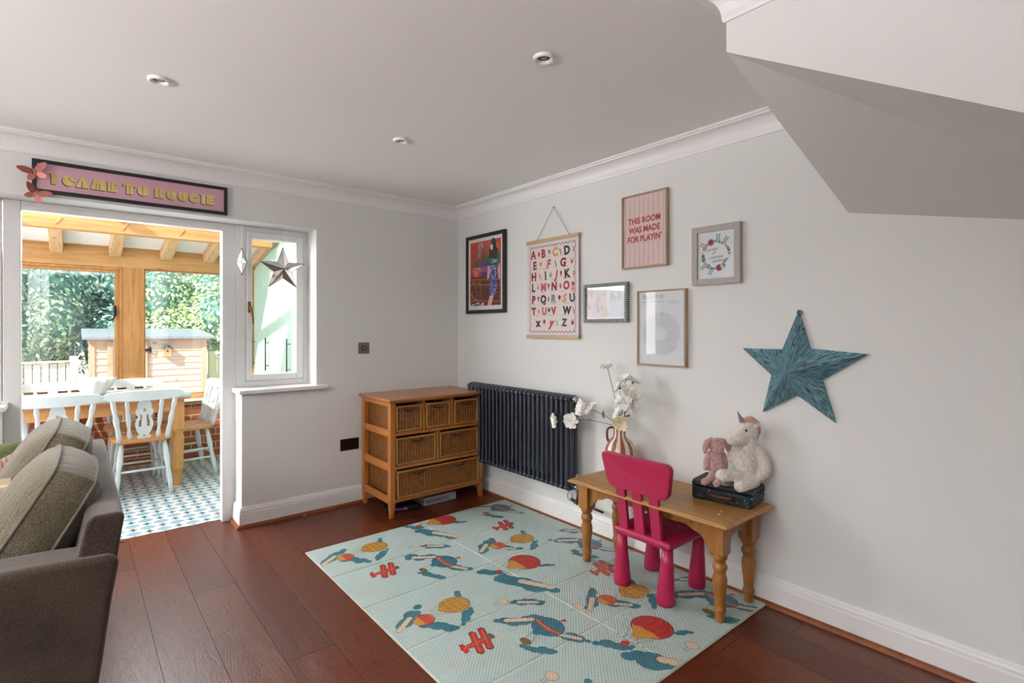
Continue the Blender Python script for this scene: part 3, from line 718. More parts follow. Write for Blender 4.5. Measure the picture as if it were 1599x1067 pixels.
def soft(mb, w, h, tb, puff, M, n=14, corner=.10, mi=0, sag=0, seamr=0, seed=0):
    """boxed cushion: w x h faces, border strip tb wide, faces puffed; M maps (a,b,c)->world"""
    def P(u, v, side):
        k = 1 - corner * (u * u) * (v * v)
        x = w / 2 * u * k; y = h / 2 * v * k
        t = tb / 2 + puff * (1 - abs(u) ** 3) ** .7 * (1 - abs(v) ** 3) ** .7
        t += .006 * noise.noise(Vector((x * 9 + seed, y * 9, side * 3))) * (1 - abs(u) ** 6) * (1 - abs(v) ** 6)
        return M @ Vector((x, y, t * side))
    for side in (-1, 1):
        g = [P(-1 + 2 * i / n, -1 + 2 * j / n, side) for j in range(n + 1) for i in range(n + 1)]
        fs = []
        for j in range(n):
            for i in range(n):
                q = (j * (n + 1) + i, j * (n + 1) + i + 1, (j + 1) * (n + 1) + i + 1, (j + 1) * (n + 1) + i)
                fs.append(q if side > 0 else q[::-1])
        mb.add(g, fs, mi, True)
    per = [(-1 + 2 * i / n, -1) for i in range(n)] + [(1, -1 + 2 * i / n) for i in range(n)] + [(1 - 2 * i / n, 1) for i in range(n)] + [(-1, 1 - 2 * i / n) for i in range(n)]
    rows = []
    if tb > 0:
        for f in (-1, -.4, .4, 1):
            row = []
            for u, v in per:
                k = 1 - corner * (u * u) * (v * v); e = 1 + (.035 if abs(f) < .9 else 0)
                row.append(M @ Vector((w / 2 * u * k * e, h / 2 * v * k * e, f * tb / 2)))
            rows.append(row)
        m = len(per); vs = [p for r_ in rows for p in r_]
        mb.add(vs, [(a * m + i, a * m + (i + 1) % m, (a + 1) * m + (i + 1) % m, (a + 1) * m + i) for a in range(3) for i in range(m)], mi, True)
        return [rows[0], rows[-1]]
    return []
def frame3(o, a, b):
    a = Vector(a).normalized(); b = Vector(b); b = (b - a * b.dot(a)).normalized(); c = a.cross(b)
    return Matrix(((a.x, b.x, c.x, o[0]), (a.y, b.y, c.y, o[1]), (a.z, b.z, c.z, o[2]), (0, 0, 0, 1)))
for (yc, xc, zt, sd) in ((-1.395, -2.598, .872, 1), (-.80, -2.61, .905, 5)):
    up = Vector((.50, 0, .86)).normalized(); ctr = Vector((xc, yc, zt)) - up * .25
    M_ = frame3(ctr, (0, 1, 0), up); mb = MB()
    loops = soft(mb, .545, .50, .120, .070, M_, 18, .10, seed=sd)
    bc = mb.build('back_cushion', cush_m, so, True)
    pm = MB()
    for lp in loops: pm.tube([p * 1 for p in lp], .0055, 6, closed=True)
    wl = wloc(bc); pm.v = [tuple(Vector(p) - wl) for p in pm.v]; pm.build('piping', pipe_m, bc)
def throw(name, label, P, a, b, w, h, puff, m, seed, fringe=None):
    """P = visible top corner; a = direction along top edge away from it; b = direction down"""
    a = Vector(a).normalized(); b = Vector(b); b = (b - a * b.dot(a)).normalized(); c = Vector(P) + a * w / 2 + b * h / 2
    M_ = frame3(c, a, -b); mb = MB(); n = 18
    for side in (-1, 1):
        g = []
        for j in range(n + 1):
            for i in range(n + 1):
                u, v = -1 + 2 * i / n, -1 + 2 * j / n
                pin = 1 - .07 * (1 - v * v) * abs(u) ** 3; pin2 = 1 - .07 * (1 - u * u) * abs(v) ** 3
                t = puff * (max(0, (1 - u * u) * (1 - v * v))) ** .42 + .008 * noise.noise(Vector((u * 2 + seed, v * 2, side)))* (1 - u ** 4) * (1 - v ** 4)
                g.append(M_ @ Vector((w / 2 * u * pin, h / 2 * v * pin2, side * t)))
        fs = []
        for j in range(n):
            for i in range(n):
                q = (j * (n + 1) + i, j * (n + 1) + i + 1, (j + 1) * (n + 1) + i + 1, (j + 1) * (n + 1) + i); fs.append(q if side > 0 else q[::-1])
        mb.add(g, fs, 0, True)
    o = mb.build(name, m, None, origin=tuple(c)); return tag(o, label, 'cushion', 'scatter cushions on the sofa')
fabric('green_velvet', '#4a5230', '#6d7548', 600)
k = N('cord_pink'); k.set('Roughness', .95); k.set('Sheen Weight', .4)
X, Y, Z = k.xyz(k.co()); cz = k.math('ABSOLUTE', k.math('SINE', k.math('MULTIPLY', k.math('ADD', X, k.math('MULTIPLY', Z, .35)), 2 * PI / .034)))
k.l(k.ramp(cz, [(.05, '#5a3838'), (.7, '#9a6f6c')]), k.p.inputs['Base Color']); k.bump(cz, .8, .006); cord_m = k.m
k = N('plaid_wool'); k.set('Roughness', .95); X, Y, Z = k.xyz(k.co())
def bars(q, per, wdt): return k.math('LESS_THAN', k.math('FRACT', k.math('DIVIDE', q, per)), wdt)
c = k.mix(k.math('MULTIPLY', bars(X, .11, .42), .5), lin('#b3a184'), lin('#8b7452')); c = k.mix(k.math('MULTIPLY', bars(k.math('ADD', Z, .02), .11, .42), .5), c, lin('#80684a'))
c = k.mix(k.math('MULTIPLY', bars(k.math('ADD', X, .035), .11, .07), .8), c, lin('#57351f')); c = k.mix(k.math('MULTIPLY', bars(k.math('ADD', Z, .05), .11, .07), .8), c, lin('#e0d8c4'))
k.l(c, k.p.inputs['Base Color']); k.bump(k.noise(k.co(), 250, 2), .4); plaid_m = k.m
throw('throw_cushion', 'beige and brown plaid cushion, nearest the camera on the sofa', (-2.735, -1.22, .792), (-1, .12, .10), (-.28, -.12, -.95), .44, .44, .075, plaid_m, 1)
throw('throw_cushion', 'dusty pink ribbed corduroy cushion between the plaid and green ones', (-2.762, -.80, .843), (-.88, .1, -.42), (-.22, -.25, -.95), .42, .40, .07, cord_m, 4)
throw('throw_cushion', 'olive green cushion farthest along the sofa', (-2.77, -.42, .803), (-1, 0, .02), (-.15, -.12, -.95), .44, .42, .07, MT['green_velvet'], 8)

# ================================================================== CHEST OF DRAWERS
ck = thing('wicker_chest', 'honey pine chest with six wicker basket drawers in the corner', 'chest of drawers', (-.50, -.27, 0))
for px in (-.905, -.1365):
    for py in (-.505, -.068):
        x0, x1 = px, px + .0395; y0, y1 = py, py + .045; mb = MB(); ti = .012
        xi0, xi1 = (x0 + ti * .3, x1 - ti); yi0, yi1 = y0 + ti * .3, y1 - ti
        if px > -.5: xi0, xi1 = x0 + ti, x1 - ti * .3
        mb.add([(xi0, yi0, 0), (xi1, yi0, 0), (xi1, yi1, 0), (xi0, yi1, 0), (x0, y0, .11), (x1, y0, .11), (x1, y1, .11), (x0, y1, .11), (x0, y0, .82), (x1, y0, .82), (x1, y1, .82), (x0, y1, .82)],
               [(3, 2, 1, 0), (8, 9, 10, 11)] + [(a + i, a + (i + 1) % 4, a + 4 + (i + 1) % 4, a + 4 + i) for a in (0, 4) for i in range(4)])
        mb.build('leg', dresser_m, ck, True, .003)
mb = MB(); mb.rbox(-.925, -.078, -.527, -.012, .820, .844, .009, 4); mb.build('top', dresser_t, ck, True)
for x0 in (-.902, -.112):
    for z0, z1 in ((.787, .820), (.572, .622), (.330, .386), (.098, .148)):
        MB().box(x0, x0 + .018, -.46, -.068, z0, z1).build('side_rail', dresser_y, ck, True, .002)
for z0, z1 in ((.812, .820), (.578, .601), (.340, .364), (.108, .131)):
    MB().box(-.866, -.136, -.503, -.03, z0, z1).build('shelf', dresser_x, ck, True, .002)
for x0, x1, z0, z1 in ((-.646, -.624, .601, .812), (-.398, -.376, .601, .812), (-.527, -.505, .364, .578)):
    MB().box(x0, x1, -.501, -.03, z0, z1).build('divider', dresser_m, ck, True, .002)
brassk = mat('brass_stud', '#7a5428', .35, .8); hand_m = mat('leather_handle', '#3a1c0c', .5, bump=.3, bscale=80)
def basket(x0, x1, z0, z1, handles, tilt=0):
    f, b = -.497 - tilt, -.045; h = .009
    mb = MB()
    mb.box(x0, x1, f, f + h, z0, z1, 0).box(x0, x1, b - h, b, z0, z1, 0).box(x0, x0 + h, f + h, b - h, z0, z1, 1).box(x1 - h, x1, f + h, b - h, z0, z1, 1).box(x0, x1, f, b, z0, z0 + h, 0)
    o = mb.build('basket_drawer', [wk_x, wk_y], ck, True, .002)
    mb = MB(); q = .012; yy = f - .003
    # plaited border round the front and over the rim
    for (a, b_) in (((x0 + .008, yy, z1 - .006), (x1 - .008, yy, z1 - .006)), ((x0 + .008, yy, z0 + .008), (x1 - .008, yy, z0 + .008)), ((x0 + .008, yy, z0 + .008), (x0 + .008, yy, z1 - .006)), ((x1 - .008, yy, z0 + .008), (x1 - .008, yy, z1 - .006))):
        a, b_ = Vector(a), Vector(b_); n = max(6, int((b_ - a).length / .012)); mb.tube([a.lerp(b_, i / n) + Vector((0, -.001 * (i % 2), 0)) for i in range(n + 1)], [.0075 + .0012 * (i % 2) for i in range(n + 1)], 8)
    for xx in (x0 + .004, x1 - .004): mb.tube([(xx, f, z1), (xx, b, z1)], .007, 8)
    mb.tube([(x0, b, z1), (x1, b, z1)], .007, 8)
    rm = mb.v; wl = wloc(o); mb.v = [tuple(Vector(p) - wl) for p in rm]; mb.build('rim', rim_m, o)
    for hx in handles:
        mb = MB(); n = 8; hw = .050
        pts = [(hx - hw + 2 * hw * i / n, f - .010 - .010 * math.sin(PI * i / n), z1 - .026 - .010 * math.sin(PI * i / n)) for i in range(n + 1)]
        mb.tube(pts, .0065, 8)
        for sx in (-hw, hw): mb.lathe([(.0, 0), (.006, .0), (.0065, .004), (.004, .008), (0, .009)], (hx + sx, f - .008, z1 - .024), 10, mi=1, axis=(0, -1, 0))
        mb.v = [tuple(Vector(p) - wl) for p in mb.v]; mb.build('handle', [hand_m, brassk], o)
basket(-.860, -.652, .604, .789, [-.757]); basket(-.617, -.404, .604, .789, [-.513]); basket(-.369, -.143, .604, .789, [-.263])
basket(-.860, -.533, .367, .560, [-.695]); basket(-.499, -.143, .367, .560, [-.345]); basket(-.858, -.145, .134, .328, [-.69, -.335], .012)
pb = MB(); pb.rbox(-.580, -.292, -.41, -.16, 0, .058, .003)
o = pb.build('card_box', mat('white_card', '#a9a6ab', .6, var=.06, vscale=30)); tag(o, 'flat white printed card box pushed under the wicker chest', 'box')
lm = MB(); F_ = Flat(lm, lambda a, b, l: (-.580 + a, -.4106 - l * .0003, b))
F_.rect(.245, .283, .006, .040, 1); F_.rect(.012, .22, .012, .040, 2); 
for i in range(6): F_.rect(.02, .19 - .02 * (i % 3), .014 + i * .0045, .0155 + i * .0045, 3, 2)
for i in range(5):
    for j in range(4): F_.disc((.252 + i * .006, .012 + j * .007), .002, 0, 2, 4)
wl = wloc(o); lm.v = [tuple(Vector(p) - wl) for p in lm.v]
lm.build('label', [mat('ink_dark', '#2a2a30', .6), mat('label_white', '#c9c6cc', .6), mat('label_grey', '#8b8790', .6), mat('ink_grey', '#55525c', .6)], o)
o = thing('toy_packet', 'dark purple toy packet lying under the left of the wicker chest', 'toy', (-.74, -.33, 0), R(-12))
MB().rbox(-.13, .12, -.08, .09, 0, .036, .012).build('packet', mat('dark_purple_card', '#1d1524', .35), o)
mb = MB(); F_ = Flat(mb, lambda a, b, l: (a, -.0812 - l * .0003, b)); F_.rect(-.06, .04, .012, .024, 0); F_.disc((.02, .018), .011, 1, 2); F_.disc((.02, .018), .006, 0, 3)
mb.build('pink_print', [mat('magenta_print', '#8d4a86', .4), mat('pale_print', '#b9a7c4', .4)], o)

# ================================================================== RADIATOR
rad_m = mat('anthracite_enamel', '#262b3c', .36, spec=.8)
chrome = mat('chrome', '#c9c6c2', .15, 1)
rd = thing('column_radiator', 'anthracite column radiator hung on the right-hand wall beside the wicker chest', 'radiator', (-.10, -.93, .28))
ny = 25
def section(y):
    mb = MB()
    for x in (-.141, -.10, -.059): mb.tube([(x, y, .315), (x, y, .872)], .0125, 10, cap=False)
    for z, s in ((.878, 1), (.308, -1)):
        # rounded header joining the three columns
        pts = [(-.148, y, z - s * .012), (-.144, y, z), (-.13, y, z + s * .008), (-.10, y, z + s * .010), (-.07, y, z + s * .008), (-.056, y, z), (-.052, y, z - s * .012)]
        mb.tube(pts, [.014, .018, .019, .019, .019, .018, .014], 10)
    for x in (-.10,):
        for z in (.878, .308): mb.tube([(x, y - .023, z), (x, y + .023, z)], .016, 10, cap=True)
    return mb
sec0 = section(-.376).build('column', rad_m, rd, True)
for i in range(1, ny):
    c = sec0.copy(); COL.objects.link(c); c.parent = rd; c.location = (0, -.046 * i, 0)
for z in (.878, .308): MB().lathe([(.0, 0), (.017, 0), (.019, .004), (.019, .012), (.010, .016), (0, .016)], (-.10, -.376 - .046 * 24 - .023, z), 16, axis=(0, -1, 0)).build('end_plug', chrome if z > .5 else rad_m, rd, True)
mb = MB(); mb.box(-.05, .0, -.60, -.575, .80, .84).box(-.05, 0, -1.30, -1.275, .80, .84).box(-.05, 0, -.60, -.575, .34, .37).box(-.05, 0, -1.30, -1.275, .34, .37); mb.build('bracket', rad_m, rd, True)
mb = MB(); mb.tube([(-.10, -1.50, .308), (-.10, -1.535, .308)], .012, 12); mb.tube([(-.10, -1.535, .29), (-.10, -1.535, .40)], .012, 12); mb.lathe([(.014, 0), (.022, .01), (.022, .045), (.016, .055)], (-.10, -1.535, .33), 16)
mb.build('valve', chrome, rd, True)
mb = MB(); mb.tube([(-.10, -1.535, .30), (-.10, -1.535, .215), (-.095, -1.53, .20), (-.06, -1.44, .20), (-.045, -1.425, .198), (-.04, -1.44, .195), (-.04, -1.70, .178)], .008, 10); mb.build('pipe', mat('pipe_nickel', '#5a4a44', .25, .9), rd, True)
mb = MB(); mb.lathe([(.0, 0), (.02, 0), (.022, .02), (.016, .05), (0, .055)], (-.10, -.34, .275), 14, axis=(0, 1, -.3)); mb.build('valve_cap', mat('white_plastic', '#d8d6d2', .4), rd, True)
mb = MB()
for i in range(16):
    a = 2 * PI * i / 16
mb.tube([(-.03, -1.40 + .022 * math.cos(2 * PI * i / 18), .205 + .03 * math.sin(2 * PI * i / 18)) for i in range(18)], .004, 6, closed=True); mb.build('pipe_collar', chrome, rd, True)

# ================================================================== LITTLE TABLE
tb_ = thing('low_pine_table', 'low rustic pine table with turned legs standing on the play mat', 'table', (-.25, -2.285, .0105))
mb = MB(); z0 = .475
def topring(ins, z): return [(-.478 + ins, -2.755 + ins, z), (-.022 - ins, -2.755 + ins, z), (-.022 - ins, -1.812 - ins, z), (-.478 + ins, -1.812 - ins, z)]
vs = topring(.018, .473) + topring(.004, .479) + topring(0, .484) + topring(.001, .489) + topring(.008, .492) + topring(.012, .497)
mb.add(vs, [(3, 2, 1, 0), (20, 21, 22, 23)] + [(a * 4 + i, a * 4 + (i + 1) % 4, a * 4 + 4 + (i + 1) % 4, a * 4 + 4 + i) for a in range(5) for i in range(4)])
mb.build('tabletop', pine_top, tb_, True, .0015)
lp = [(.019, .0105), (.0215, .02), (.022, .045), (.0255, .055), (.028, .064), (.0275, .072), (.023, .080), (.0225, .090), (.0255, .13), (.030, .17), (.0325, .200), (.031, .215), (.026, .228), (.0255, .240), (.028, .246), (.033, .256), (.0335, .264), (.030, .272), (.026, .280), (.0255, .290), (.033, .300), (.034, .325)]
for lx in (-.352, -.082):
    for ly in (-2.655, -1.838 - .008):
        mb = MB(); mb.lathe(lp, (lx, ly, 0), 24)
        s = .035; mb.add([(lx + sx * a * s, ly + sy * b * s, z) for z, a, b in ((.298, .55, .55), (.325, 1, 1), (.474, 1, 1)) for sx, sy in ((-1, -1), (1, -1), (1, 1), (-1, 1))],
               [(3, 2, 1, 0), (8, 9, 10, 11)] + [(q + i, q + (i + 1) % 4, q + 4 + (i + 1) % 4, q + 4 + i) for q in (0, 4) for i in range(4)])
        mb.build('leg', pine_leg, tb_, True, .003)
def scallop(L, up, n=30):
    pts = [(0, .474)]
    for i in range(n + 1):
        s = i / n; d = min(s, 1 - s) * L
        if d < .02: z = .335 + (.0 if d < .01 else 0)
        elif d < .07: z = .335 + .055 * math.sin(PI / 2 * (d - .02) / .05)
        else: z = .390 + .018 * (1 - math.cos(min(1, (d - .07) / .06) * PI)) / 2 - .004 * math.sin(min(1, (d - .07) / .1) * PI * 2)
        pts.append((s * L, z + up))
    pts.append((L, .474)); return pts
for x in (-.366, -.08):
    mb = MB(); L = .747; mb.prism([(-2.621 + a, z) for a, z in scallop(L, 0)], x, x + .018, 'x'); mb.build('apron', pine_leg, tb_, True)
for y in (-2.668, -1.855 + .012):
    mb = MB(); L = .20; mb.prism([(-.317 + a, z) for a, z in scallop(L, 0)], y, y + .018, 'y'); mb.build('apron', pine_leg, tb_, True)
for i, (x, y, r_) in enumerate(((-.358, -2.655, .3), (-.312, -2.641, -.4))):
    mb = MB(); q = [(x + (.012 - .004 * i) * math.cos(a + r_) * 1.0, y + .005 * math.sin(a + r_)) for a in (.3, 1.4, 2.8, 4.0, 5.2)]
    mb.prism(q, .4975, .4995, 'z'); tag(mb.build('paper_scrap', mat('paper_white', '#d9d4ce', .8)), ['tiny white paper scrap on the tabletop, nearer its front edge', 'tiny white paper scrap on the tabletop, nearer the suitcase'][i], 'paper scrap')

# ================================================================== PINK CHAIR
pk = mat('raspberry_plastic', '#a61a46', .34, bump=.05, bscale=150)
pc = thing('child_chair', 'raspberry pink plastic child chair with slatted back at the low table', 'chair', (-.29, -2.285, .0105))
mb = MB(); mb.rbox(-.458, -.105, -2.462, -2.118, .283, .326, .02, 4); mb.build('seat', pk, pc, True)
for fx, fy, tx, ty in ((-.412, -2.408, -.425, -2.43), (-.405, -2.142, -.425, -2.155), (-.135, -2.408, -.140, -2.425), (-.145, -2.142, -.15, -2.155)):
    mb = MB(); n = 10
    mb.tube([(fx, fy, .0105), (fx, fy, .016), (fx + (tx - fx) * .1, fy + (ty - fy) * .1, .04)] + [(fx + (tx - fx) * t, fy + (ty - fy) * t, .0105 + .275 * t) for t in (.4, .7, 1)], [.040, .044, .0445, .038, .031, .0255], 24); mb.build('leg', pk, pc, True)
def lean(z): return -.440 - .055 * ((z - .326) / .385)
for y0, y1 in ((-2.157, -2.214), (-2.256, -2.314), (-2.355, -2.412)):
    mb = MB(); vs = []
    for z in (.320, .56):
        for dx, yy in ((-.011, y0), (.011, y0), (.011, y1), (-.011, y1)): vs.append((lean(z) + dx, yy, z))
    mb.add(vs, [(3, 2, 1, 0), (4, 5, 6, 7)] + [(i, (i + 1) % 4, 4 + (i + 1) % 4, 4 + i) for i in range(4)]); mb.build('back_slat', pk, pc, True, .004)
mb = MB(); out = []
yc, hw0, hw1, zb, zt, rr = -2.2925, .178, .212, .535, .712, .042
cs = [(-hw0, zb), (hw0, zb), (hw1, zt), (-hw1, zt)]; n = 6
for i, (a, z) in enumerate(cs):
    p = Vector((a, z)); pv = Vector(cs[i - 1]); nx = Vector(cs[(i + 1) % 4]); d0 = (pv - p).normalized(); d1 = (nx - p).normalized()
    A, B = p + d0 * rr, p + d1 * rr
    for j in range(n + 1):
        t = j / n; q = A * (1 - t) ** 2 + p * 2 * t * (1 - t) + B * t * t; out.append((q.x, q.y))
k_ = len(out); vs = []
for dx in (-.016, .016):
    for a, z in out: vs.append((lean(z) + dx - .012 * (1 - (a / .21) ** 2), yc - a, z))
mb.add(vs, [tuple(range(k_)), tuple(range(k_, 2 * k_))[::-1]] + [(i, k_ + i, k_ + (i + 1) % k_, (i + 1) % k_) for i in range(k_)])
mb.build('backrest', pk, pc, True, .006, 3)
mb = MB(); r_ = random.Random(3); F_ = Flat(mb, lambda a, b, l: (a, b, .3262 + l * .0002))
for i in range(26):
    cx_, cy_ = -.28 + r_.uniform(-.1, .12), -2.29 + r_.uniform(-.12, .12); F_.disc((cx_, cy_), (r_.uniform(.004, .016), r_.uniform(.003, .008)), i % 2, 1, 7, r_.uniform(0, 3))
mb.build('paint_marks', [mat('old_sticker_pale', '#c8758f', .6), mat('dark_scuff', '#6e0f2c', .6)], pc, True)

# ================================================================== SUITCASE AND SOFT TOYS
k = N('floral_print_card'); k.set('Roughness', .6); v = k.co()
vo = k.n('ShaderNodeTexVoronoi'); vo.inputs['Scale'].default_value = 62; k.l(v, vo.inputs['Vector'])
d1 = k.math('LESS_THAN', vo.outputs['Distance'], .30); pick = k.xyz(vo.outputs['Color'])
c = k.mix(k.math('MULTIPLY', d1, k.math('GREATER_THAN', pick[0], .55)), lin('#0e131c'), lin('#b9bfc4'))
vo2 = k.n('ShaderNodeTexVoronoi'); vo2.inputs['Scale'].default_value = 20; k.l(v, vo2.inputs['Vector'])
c = k.mix(k.math('MULTIPLY', k.math('LESS_THAN', vo2.outputs['Distance'], .26), .75), c, lin('#1f4a4c')); k.l(c, k.p.inputs['Base Color']); flo_m = k.m
sc_ = thing('mini_suitcase', 'small navy flower-patterned suitcase lying on the low table', 'suitcase', (-.118, -2.568, .497), R(8))
mb = MB(); mb.rbox(-.095, .095, -.145, .145, 0, .058, .012, 4); mb.build('body', flo_m, sc_)
mb = MB(); mb.rbox(-.096, .096, -.146, .146, .060, .088, .012, 4); mb.build('lid', mat('navy_card', '#10151d', .5), sc_)
def rrect(hx, hy, r, z, n=5):
    P = []
    for cx_, cy_, a0 in ((hx - r, hy - r, 0), (-hx + r, hy - r, 90), (-hx + r, -hy + r, 180), (hx - r, -hy + r, 270)):
        for i in range(n + 1): a = R(a0 + 90 * i / n); P.append((cx_ + r * math.cos(a), cy_ + r * math.sin(a), z))
    return P
mb = MB(); mb.tube(rrect(.096, .146, .014, .059), .0028, 6, closed=True); mb.tube(rrect(.092, .142, .014, .088), .0025, 6, closed=True); mb.build('piping', mat('teal_piping', '#1c3b40', .5), sc_)
mb = MB(); n = 10; mb.tube([(-.098 - .014 * math.sin(PI * i / n) ** .6, -.065 + .13 * i / n, .036) for i in range(n + 1)], [.008, .010, .0105, .0105, .0105, .0105, .0105, .0105, .0105, .010, .008], 8); mb.build('handle', mat('brown_leather', '#4a2615', .55, bump=.2, bscale=60), sc_)
MB().rbox(-.09, -.055, -.03, .03, .0875, .0895, .001).build('gold_clasp', mat('gold_card', '#9b843c', .4, .5), sc_)
RT = Vector((.7694, -.6388, 0)); FW = Vector((.6388, .7694, 0)); OT = Vector((-.101, -2.641, .586))
def tp(x, y, wmm): return OT + RT * ((x - 600) * .000527) + Vector((0, 0, (750 - y) * .000527)) - FW * (wmm * .001)
BAS = Matrix((RT, (0, 0, 1), -FW)).transposed()
def plush(name, m, blobs, parent, voxel=.0045, smooth=6, disp=.0022, dscale=.012):
    mb = MB()
    for b in blobs:
        if b[0] == 'e': mb.ball(tp(*b[1]), [q * .000527 for q in b[2]], 3, rot=BAS)
        else:
            pts = [tp(*p) for p in b[1]]; rs = [q * .000527 for q in b[2]]
            for a, bb, ra, rb in zip(pts, pts[1:], rs, rs[1:]):
                n = max(2, int((bb - a).length / .006))
                for i in range(n + 1): mb.ball(a.lerp(bb, i / n), ra + (rb - ra) * i / n, 2)
    o = mb.build(name, m, parent, parent is not None)
    r_ = o.modifiers.new('remesh', 'REMESH'); r_.mode = 'VOXEL'; r_.voxel_size = voxel; r_.use_smooth_shade = True
    s_ = o.modifiers.new('smooth', 'SMOOTH'); s_.iterations = smooth; s_.factor = .5
    r_.voxel_size = voxel; tx = bpy.data.textures.new(name + '_fur', 'CLOUDS'); tx.noise_scale = dscale; tx.noise_depth = 2
    d_ = o.modifiers.new('fur', 'DISPLACE'); d_.texture = tx; d_.strength = disp * 2; d_.mid_level = .5; d_.texture_coords = 'GLOBAL'
    return o
def furmat(name, a, b):
    k = N(name); k.set('Roughness', .95); k.set('Sheen Weight', .5); k.set('Specular IOR Level', .1)
    v = k.co(); nz = k.noise(v, 90, 4, .6); k.l(k.ramp(nz, [(.35, a), (.65, b)]), k.p.inputs['Base Color']); k.bump(k.noise(v, 260, 3, .7), .8, .003); MT[name] = k.m; return k.m
cream = furmat('cream_plush', '#cfc5ba', '#ece5dc'); pinkf = furmat('pink_plush', '#a87f80', '#caa3a2'); furmat('pink_mane', '#d99a94', '#efbab2')
eye_m = mat('black_bead', '#08080a', .1)
un = thing('toy_unicorn', 'cream plush unicorn with silver horn and pink mane sitting on the suitcase', 'soft toy', tuple(OT + Vector((0, 0, .003))))
plush('body', cream, [('e', (605, 560, 5), (112, 165, 95)), ('e', (620, 660, 5), (125, 95, 100)), ('c', [(640, 420, 0), (640, 330, 0)], [78, 80]),
    ('e', (625, 265, 5), (98, 100, 85)), ('c', [(590, 280, 10), (515, 320, 25), (470, 330, 32)], [82, 70, 56]), ('e', (560, 345, 15), (62, 48, 55)),
    ('c', [(715, 430, 15), (765, 540, 22), (765, 610, 30), (725, 650, 42)], [52, 60, 60, 50]), ('c', [(530, 430, -15), (490, 520, -5)], [50, 45]),
    ('c', [(650, 700, 45), (560, 712, 85), (480, 712, 105)], [62, 52, 56]), ('c', [(560, 665, 30), (440, 640, 60), (350, 640, 70)], [60, 56, 62]), ('e', (345, 640, 72), (52, 66, 46))], un)
plush('mane', MT['pink_mane'], [('c', [(590, 160, 5), (655, 150, 0), (710, 190, -5), (740, 260, -15), (735, 330, -25)], [24, 34, 34, 32, 24])], un, .004, 2, .0035, .008)
plush('ear', cream, [('c', [(680, 215, 30), (705, 195, 34)], [26, 12])], un, .003, 2, .001)
mb = MB(); a, b = tp(570, 168, 18), tp(522, 75, 24); n = 20
mb.tube([a.lerp(b, i / n) for i in range(n + 1)], [.0125 * (1 - i / n * .85) * (1 + .10 * (i % 2)) for i in range(n + 1)], 12); mb.build('horn', mat('silver_cloth', '#8d8c8e', .45, .3), un, True)
mb = MB(); mb.ball(tp(578, 238, 54), (.0055, .0065, .004), 2, rot=BAS); mb.build('eye', eye_m, un, True)
MB().ball(tp(444, 312, 56), (.002, .0035, .002), 1, rot=BAS).build('nostril', mat('grey_thread', '#57504c', .8), un, True)
mb = MB()
for i in range(5): mb.tube([tp(715, 728, -5), tp(770, 735 + i * 3, -10), tp(835, 738 + i * 5, -14 + i * 3)], [.004, .0035, .001], 6)
mb.build('tail', cream, un, True)
bn = thing('toy_bunny', 'small dusty pink plush bunny with drooping ears leaning beside the unicorn', 'soft toy', tuple(tp(345, 650, 0)))
plush('body', pinkf, [('e', (345, 540, -8), (82, 95, 60)), ('e', (345, 600, 0), (85, 55, 62)), ('e', (350, 395, -5), (74, 72, 62)), ('e', (355, 425, 22), (48, 36, 32)),
    ('c', [(285, 475, -10), (250, 540, 5), (240, 600, 12)], [26, 28, 24]), ('c', [(425, 490, -15), (440, 560, -12), (440, 600, -10)], [26, 28, 22]),
    ('c', [(310, 640, 20), (240, 672, 62), (180, 690, 80)], [40, 30, 32]), ('c', [(360, 650, 25), (310, 680, 80), (275, 693, 100)], [36, 30, 32]), ('e', (177, 688, 82), (34, 32, 26)), ('e', (272, 692, 102), (32, 33, 26))], bn, .004, 5, .0018, .009)
plush('ear', pinkf, [('c', [(300, 340, -5), (255, 365, 5), (238, 410, 10), (230, 455, 12)], [20, 30, 28, 16])], bn, .004, 4, .0015, .009)
plush('ear', pinkf, [('c', [(395, 345, -10), (445, 375, -12), (470, 420, -14), (478, 460, -14)], [20, 32, 30, 16])], bn, .004, 4, .0015, .009)
MB().ball(tp(352, 408, 54), (.004, .003, .002), 1, rot=BAS).build('nose', mat('rose_thread', '#8a5a60', .8), bn, True)

# ================================================================== VASE AND FLOWERS
vx, vy = -.14, -1.912
terr = mat('terracotta_glaze', '#9e5446', .3); crem = mat('cream_glaze', '#ddd6c8', .3)
vs_ = thing('striped_vase', 'terracotta and cream striped vase with a red handle behind the pink chair', 'vase', (vx, vy, .4975))
vp = [(.0, .0), (.052, .0), (.060, .008), (.078, .045), (.089, .085), (.092, .115), (.088, .145), (.072, .178), (.050, .198), (.040, .210), (.036, .225), (.036, .262), (.038, .274), (.034, .274), (.032, .262), (.032, .225), (.04, .20)]
mb = MB(); mb.lathe(vp, (0, 0, 0), 60, mif=lambda i, j: 0 if ((i + 2) // 3) % 2 else 1); mb.build('body', [terr, crem], vs_)
hd = -RT
mb = MB(); mb.tube([hd * .034 + Vector((0, 0, .262)), hd * .055 + Vector((0, 0, .264)), hd * .070 + Vector((0, 0, .255)), hd * .075 + Vector((0, 0, .235)), hd * .073 + Vector((0, 0, .20)), hd * .066 + Vector((0, 0, .178))], .0068, 10); mb.build('handle', mat('oxblood_glaze', '#6e2a2c', .25), vs_)
petal_m = mat('white_petal', '#f6f4ee', .6, sheen=.2); creamp = mat('cream_petal', '#e6d8b8', .6); stem_m = mat('dark_stem', '#2f3a24', .6); leaf_g = mat('green_leaf', '#3f5a2a', .5); leaf_y = mat('lime_leaf', '#a8b83c', .5); ctr_m = mat('flower_centre', '#c9b36a', .7)
